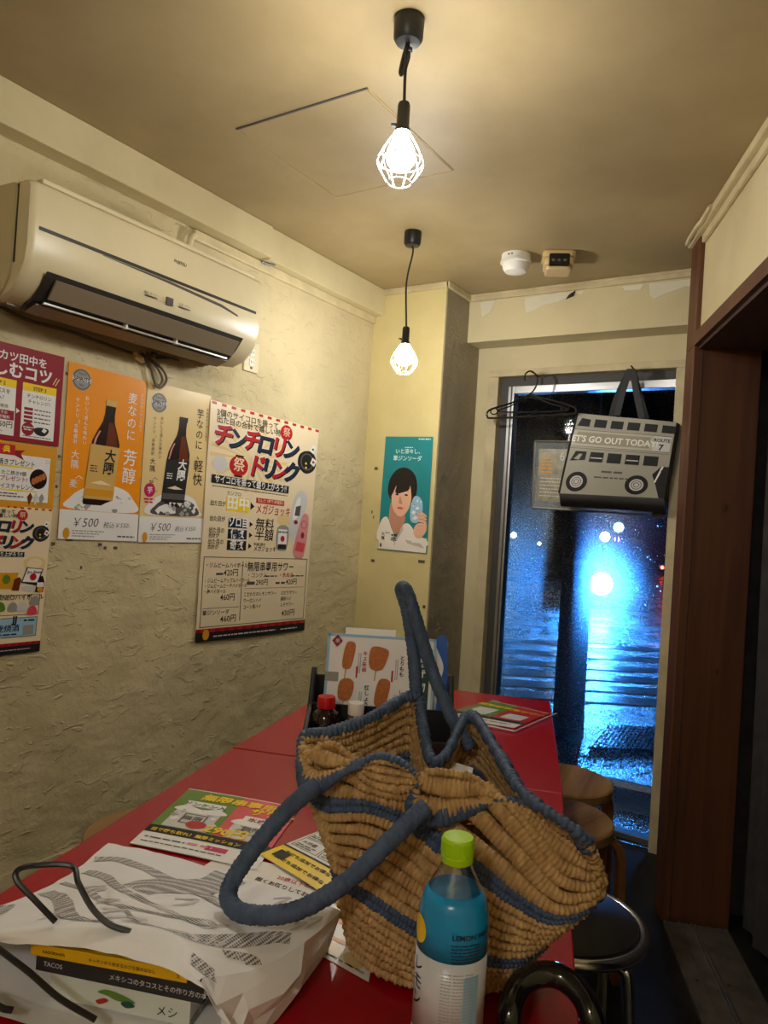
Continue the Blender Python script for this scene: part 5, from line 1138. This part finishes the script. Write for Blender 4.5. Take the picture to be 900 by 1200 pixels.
book('cook_book', 'black-spined book titled TACOS in the middle of the pile', zz(42, 1136, .732), zz(238, 1177, .732), .135, .0185, M['bblack'], [('TACOS', .05, 'l'), ('メキシコのタコスとその作り方の本', .45, 'l')], 'lgrey')
wb = book('picture_book', 'pale picture book with green and red cover art under the black book', zz(58, 1168, .7056), zz(222, 1203, .7056), .16, .0265, M['bwhite'], None)
# cover art faces the mouth
wa, wb_ = zz(58, 1168, .7056), zz(222, 1203, .7056); uu = unit(wb_-wa); ww = unit(np.cross(V(0, 0, 1), uu)); n3 = unit(np.cross(uu, ww)); LL = np.linalg.norm(wb_-wa)
P = Print(lambda q, v, h=0: uu*q - ww*(.0008+h) + n3*v, wb)
P.smooth('leaf_print', 'green', [(.35*LL, .016), (.42*LL, .020), (.55*LL, .017), (.62*LL, .012), (.50*LL, .011), (.42*LL, .014)], 1); P.smooth('leaf_print', 'dgreen', [(.52*LL, .010), (.58*LL, .013), (.62*LL, .009), (.56*LL, .006)], 2); P.smooth('chilli_print', 'red', [(.34*LL, .007), (.40*LL, .011), (.43*LL, .009), (.37*LL, .004)], 1); P.text('lettering', 'ink', 'メシ', .84*LL, .006, .012, 'c', 1)
P.done()

# ---- flyers on the table
def flat(name, c, z, m_, label, lift=None, W=None, Hh=None, cat='flyer'):
    bl, br, tr, tl = (pz(x, y, z) for x, y in c)
    W = W or float(np.linalg.norm(br-bl)+np.linalg.norm(tr-tl))/2; Hh = Hh or float(np.linalg.norm(tl-bl)+np.linalg.norm(tr-br))/2
    f = quadmap(bl, br, tr, tl, W, Hh, lift); n = 10
    g = [[f(W*i/n, Hh*j/n) for j in range(n+1)] for i in range(n+1)]; lo = [[p-V(0, 0, .0008) for p in r] for r in g]
    o = MB().grid(g).grid(lo).build(name, m_, None, 'all'); tag(o, label, cat)
    return f, W, Hh, o
f, W, Hh, o = flat('notice_sheet', ((215, 1030), (432, 1150), (452, 1040), (262, 1000)), .7012, M['paper2'], 'white notice sheet with red and black lettering partly under the paper bag', None)
P = Print(f, o)
P.text('lettering', 'red', '20歳以下のお客様の飲酒や', W*.40, Hh*.72, .013, 'l', 1, .02, 0, .9); P.text('lettering', 'ink', '固くお断りしております。', W*.30, Hh*.58, .0125, 'l', 1, .02, 0, .9)
P.rect('orange_rule', 'orange', W*.45, Hh*.40, W*.98, Hh*.46, 1); P.rect('orange_rule', 'orange', W*.45, Hh*.20, W*.98, Hh*.24, 1)
for k in range(4): P.ell('bird_mark', 'tan', W*(.62+.1*k), Hh*.10, .014, .010, 1)
P.dashes('small_print', 'grey', W*.75, Hh*.03, W*.98, .003, 1); P.done()
f, W, Hh, o = flat('drink_flyer', ((152, 988), (300, 1019), (352, 946), (222, 924)), .7025, M['paper2'], 'laminated green and pink sour-drink flyer lying on the red table', lambda a, b: .0008*math.sin(a*4))
P = Print(f, o)
P.rect('green_field', 'green', 0, Hh*.30, W*.52, Hh*.985, 1); P.rect('pink_field', 'coral', W*.52, Hh*.30, W, Hh*.985, 1); P.rect('white_field', 'white', 0, 0, W, Hh*.22, 1); P.rect('black_band', 'ink', 0, Hh*.20, W, Hh*.31, 2)
P.text('lettering', 'yellow', '目で勝ち取れ！無限ミッション', W*.04, Hh*.225, .0125, 'l', 3, .02, 0, .9); P.text('lettering', 'yellow', '無限串専用', W*.18, Hh*.83, .028, 'l', 3, .03, .15); P.text('lettering', 'yellow', 'サワー', W*.64, Hh*.73, .027, 'l', 3, .03, .15)
P.rect('white_tag', 'white', W*.10, Hh*.69, W*.44, Hh*.78, 2); P.text('lettering', 'dgreen', 'ドンケン入', W*.27, Hh*.70, .016, 'c', 3, .03); P.rect('white_tag', 'white', W*.64, Hh*.60, W*.95, Hh*.69, 2); P.text('lettering', 'dred', '氷ぬき', W*.79, Hh*.61, .016, 'c', 3, .03)
for x0, x1, y1, c in ((.08, .46, .64, 'lgrey'), (.60, .94, .58, 'lgrey')):
    P.rect('glass_print', c, W*x0, Hh*.32, W*x1, Hh*y1, 2); P.frame('glass_mark', 'smoke', W*(x0+.1), Hh*.40, W*(x1-.08), Hh*(y1-.08), .003, 3); P.text('lettering', 'smoke', '無限', W*(x0+x1)/2, Hh*.46, .018, 'c', 3, .02)
    for k in range(12):
        a, b = W*random.uniform(x0, x1), Hh*random.uniform(.34, y1); r = random.uniform(.004, .010); P.poly('ice_facet', random.choice(('white', 'steel', 'lgrey')), [(a-r, b), (a, b+r), (a+r, b), (a, b-r)], 2.5)
    P.smooth('splash', 'white', [(W*(x0-.03), Hh*(y1-.03)), (W*(x0+.05), Hh*(y1+.05)), (W*(x0+.2), Hh*(y1+.01)), (W*(x1-.05), Hh*(y1+.05)), (W*(x1+.04), Hh*(y1-.02)), (W*(x0+.2), Hh*(y1-.06))], 2.6)
P.ell('red_seal', 'red', W*.34, Hh*.40, .018, .014, 4); P.text('lettering', 'yellow', '290円', W*.42, Hh*.335, .030, 'l', 4, .03, .1); P.dashes('small_print', 'pink', W*.4, Hh*.12, W*.6, .007, 2); P.dashes('small_print', 'smoke', W*.05, Hh*.12, W*.38, .004, 2); P.dashes('small_print', 'smoke', W*.05, Hh*.06, W*.7, .003, 2); P.rect('pink_tag', 'magenta', W*.55, Hh*.10, W*.72, Hh*.16, 2)
P.done()
f, W, Hh, o = flat('price_flyer', ((304, 1001), (425, 1076), (452, 1000), (378, 972)), .7035, M['paper2'], 'white price flyer with a bold yellow band beside the straw bag', lambda a, b: .0008*math.sin(a*4))
P = Print(f, o)
P.rect('yellow_band', 'yellow', 0, 0, W, Hh*.38, 1); P.rect('black_rule', 'ink', 0, Hh*.36, W, Hh*.39, 2)
for k in range(2): P.text('lettering', 'ink', '友だち追加でお得なクーポン', W*.10, Hh*(.24-.15*k), .011, 'l', 2, .02, 0, .9)
P.rect('black_tag', 'ink', W*.06, Hh*.10, W*.18, Hh*.26, 3); 
for c in range(3):
    for r in range(2):
        u0, v0 = W*(.03+c*.33), Hh*(.44+r*.27); P.frame('cell', 'ink', u0, v0, u0+W*.31, v0+Hh*.25, .0012, 1); P.text('lettering', 'red' if (c+r) % 2 else 'ink', 'レモン' if c % 2 else 'メガ盛', u0+.006, v0+Hh*.13, .011, 'l', 2, .02)
        P.dashes('small_print', 'smoke', u0+.005, v0+Hh*.07, u0+W*.27, .003, 2); P.dashes('small_print', 'smoke', u0+.005, v0+Hh*.03, u0+W*.22, .003, 2)
P.done()
# sleeved flyer on the far table
f, W, Hh, o = flat('sleeved_flyer', ((514, 838), (602, 853), (644, 836), (577, 821)), .7015, M['paper2'], 'clear-sleeved green and red flyer lying on the far table', None)
P = Print(f, o); P.rect('green_field', 'green', 0, Hh*.3, W*.5, Hh*.98, 1); P.rect('red_field', 'red', W*.5, Hh*.3, W, Hh*.98, 1); P.rect('black_band', 'ink', 0, Hh*.2, W, Hh*.3, 1); P.rect('glass_print', 'lgrey', W*.1, Hh*.35, W*.4, Hh*.65, 2); P.rect('glass_print', 'lgrey', W*.6, Hh*.35, W*.9, Hh*.6, 2); P.text('lettering', 'yellow', '無限串専用サワー', W*.5, Hh*.75, .026, 'c', 2, .02); P.dashes('small_print', 'smoke', W*.05, Hh*.1, W*.9, .006, 2); P.done()
sl = [pz(x, y, .7045) for x, y in ((510, 838), (603, 857), (652, 836), (577, 819))]
MB().add(sl, [(0, 1, 2, 3)]).build('clear_sleeve', film(), o)
MB().tube([sl[0], sl[1]], .0025, 6).tube([sl[1], sl[2]], .0018, 6).build('sleeve_edge', M['lwhite'], o)

# ---- menu rack with menus and condiments
mc = (pD(378, 830, 1.62)+pD(508, 842, 1.62))/2; mu = unit(pD(508, 752, 1.62)-pD(378, 738, 1.62)); mu = unit(V(mu[0], mu[1], 0)); mw = V(-mu[1], mu[0], 0)
mr_ = thing('menu_rack', 'black table rack holding menus behind the straw bag', 'rack'); RB = V(mc[0], mc[1], T); at(mr_, tuple(RB))
fm = lambda q: mu*q[0]+mw*q[1]+V(0, 0, q[2])
MB().box((-.155, -.10, 0), (.165, .075, .012), fm).build('base', M['black'], mr_, bevel=.003)
for x0, x1 in ((-.155, -.145), (.153, .165)): MB().prism([(-.10, .0), (.075, .0), (.075, .165), (.03, .175), (-.02, .10), (-.10, .07)], x0, x1, lambda q: fm((q[2], q[0], q[1]))).build('side_plate', M['black'], mr_, bevel=.003)
MB().box((-.145, -.102, 0), (.153, -.094, .06), fm).build('front_rail', M['black'], mr_); MB().box((-.145, .003, 0), (.153, .008, .10), fm).build('divider', M['black'], mr_); MB().box((-.145, .068, 0), (.153, .075, .15), fm).build('back_plate', M['black'], mr_)
def menu(name, label, x0, x1, z0, z1, off, lean, m_, rot=0):
    a = RB+fm((x0, off, z0)); b = RB+fm((x1, off, z0)); c = RB+fm((x1+rot*(z1-z0), off+lean, z1)); d = RB+fm((x0+rot*(z1-z0), off+lean, z1)); W, Hh = x1-x0, z1-z0
    f = quadmap(a, b, c, d, W, Hh); n = unit(np.cross(b-a, d-a))
    o = MB().add([p for p in (a, b, c, d)]+[p-n*.003 for p in (a, b, c, d)], [(0, 1, 2, 3), (7, 6, 5, 4), (0, 4, 5, 1), (1, 5, 6, 2), (2, 6, 7, 3), (3, 7, 4, 0)]).build(name, m_); tag(o, label, 'menu')
    return f, W, Hh, o
M['lam'] = mat('laminated_page', (.76, .76, .77), .2)
f, W, Hh, o = menu('menu_card', 'laminated skewer menu with four fried skewers standing in the rack', -.125, .120, .02, .252, .012, .022, M['lam'], .01)
P = Print(f, o)
P.frame('blue_border', 'lblue', 0, 0, W, Hh, .006, 1); P.rect('white_field', 'white', .006, .006, W-.03, Hh-.006, .5)
P.poly('diamond_mark', 'dred', [(.022, Hh-.002), (.034, Hh-.016), (.022, Hh-.030), (.010, Hh-.016)], 3); P.text('lettering', 'white', '串', .022, Hh-.020, .011, 'c', 4)
def skewer(u, v, w, h, tilt, kind):
    pts = {'oval': [(-.5, 0), (-.42, .38), (0, .5), (.42, .36), (.5, -.05), (.35, -.42), (0, -.5), (-.36, -.4)], 'box': [(-.42, .5), (.5, .38), (.46, -.2), (.25, -.5), (-.3, -.48), (-.5, -.1)], 'long': [(-.35, .5), (.35, .48), (.5, .1), (.35, -.5), (-.35, -.5), (-.5, .0)]}[kind]
    P.poly('skewer_stick', 'labeltan', [(u-.0015-tilt*.5*h, v-.3*h), (u+.0015-tilt*.5*h, v-.3*h), (u+.0015-tilt*1.0*h, v-h), (u-.0015-tilt*1.0*h, v-h)], 2)
    P.smooth('fried_skewer', 'fried', [(u+a*w+tilt*b*h, v+b*h) for a, b in pts], 3)
skewer(.050, Hh-.046, .025, .056, .12, 'long'); skewer(.116, Hh-.050, .040, .050, .1, 'box'); skewer(.048, Hh-.122, .035, .050, .1, 'oval'); skewer(.130, Hh-.124, .031, .056, .14, 'long')
for u, v, m_, t in ((.086, Hh-.045, 'red', 'キス天串'), (.170, Hh-.050, 'ink', 'とりもも'), (.095, Hh-.120, 'ink', '紅しょうが'), (.172, Hh-.125, 'ink', 'レンコン')): P.text('lettering', m_, t, u, v, .0115, 'c', 2, .02, vert=True)
for u, v in ((.076, Hh-.04), (.160, Hh-.05), (.083, Hh-.125), (.160, Hh-.128)):
    for k in range(2): P.rect('small_print', 'grey', u-k*.004, v-.045, u+.0018-k*.004, v, 1.5, .1)
for u, v in ((.068, Hh-.08), (.148, Hh-.085), (.070, Hh-.155), (.150, Hh-.165)): P.rect('price_print', 'red', u, v-.015, u+.004, v+.01, 2, 1)
P.rect('green_panel', 'dgreen', W-.052, .01, W-.012, Hh-.03, 2); P.smooth('green_panel', 'dgreen', [(W-.058, Hh-.022), (W-.040, Hh-.012), (W-.022, Hh-.022), (W-.015, Hh-.04), (W-.05, Hh-.04)], 2); P.text('lettering', 'white', '揚げ物サイド', W-.032, Hh-.062, .026, 'c', 3, .01, vert=True); P.rect('grey_tab', 'steel', .0, Hh-.105, .03, Hh-.085, 2)
P.done()
f, W, Hh, o = menu('menu_card', 'white menu page with blue edge standing behind the skewer menu', -.10, .150, .02, .245, .030, .020, M['lam'], 0)
P = Print(f, o); P.smooth('blue_edge', 'blue', [(W-.001, .002), (W-.02, .03), (W-.018, .12), (W-.008, .17), (W-.03, Hh-.002), (W-.001, Hh-.001)], 1); P.dashes('small_print', 'grey', W-.06, Hh-.05, W-.03, .004, 1)
for k in range(9): P.rect('small_print', 'grey', W-.085+k*.006, .05, W-.083+k*.006, Hh-.06, 1, .1)
P.done()
menu('menu_card', 'cream menu booklet peeking over the skewer menu', -.085, .03, .02, .262, .046, .018, M['paper2'], 0)
# bottles in the rack
sy = thing('soy_bottle', 'dark sauce bottle with a red cap in the menu rack', 'bottle'); sy.scale = (1, 1, .74); s0 = RB+fm((-.112, -.050, .012)); at(sy, tuple(s0))
M['soy'] = mat('dark_sauce', (.012, .006, .004), .08, coat=.6); M['redcap'] = mat('red_cap', srgb(190, 14, 22), .35)
MB().lathe([(.0, 0), (.027, .001), (.029, .006), (.029, .085), (.0285, .10), (.024, .116), (.017, .124), (.016, .13)], n=28).build('body', M['soy'], sy, True)
MB().lathe([(.0165, .126), (.0195, .127), (.020, .130), (.0195, .152), (.018, .160), (.0, .162)], n=28).build('cap', M['redcap'], sy, True)
fl = MB()
for k in range(16):
    a = 2*math.pi*k/16; fl.tube([(.0286*math.cos(a), .0286*math.sin(a), .09), (.0245*math.cos(a), .0245*math.sin(a), .114)], .0025, 5)
fl.build('fluting', M['soy'], sy, True)['kind'] = 'stuff'
sh_ = thing('spice_shaker', 'small shaker with a white cap beside the sauce bottle', 'shaker'); sh_.scale = (1, 1, .84); s1 = RB+fm((-.048, -.045, .012)); at(sh_, tuple(s1))
MB().lathe([(.0, 0), (.02, .001), (.021, .006), (.021, .085), (.017, .098), (.015, .104)], n=24).build('body', mat('smoked_jar', (.08, .05, .03), .12, coat=.4), sh_, True)
MB().lathe([(.0175, .098), (.0175, .124), (.016, .128), (0, .129)], n=24).build('cap', M['whitepl'], sh_, True)
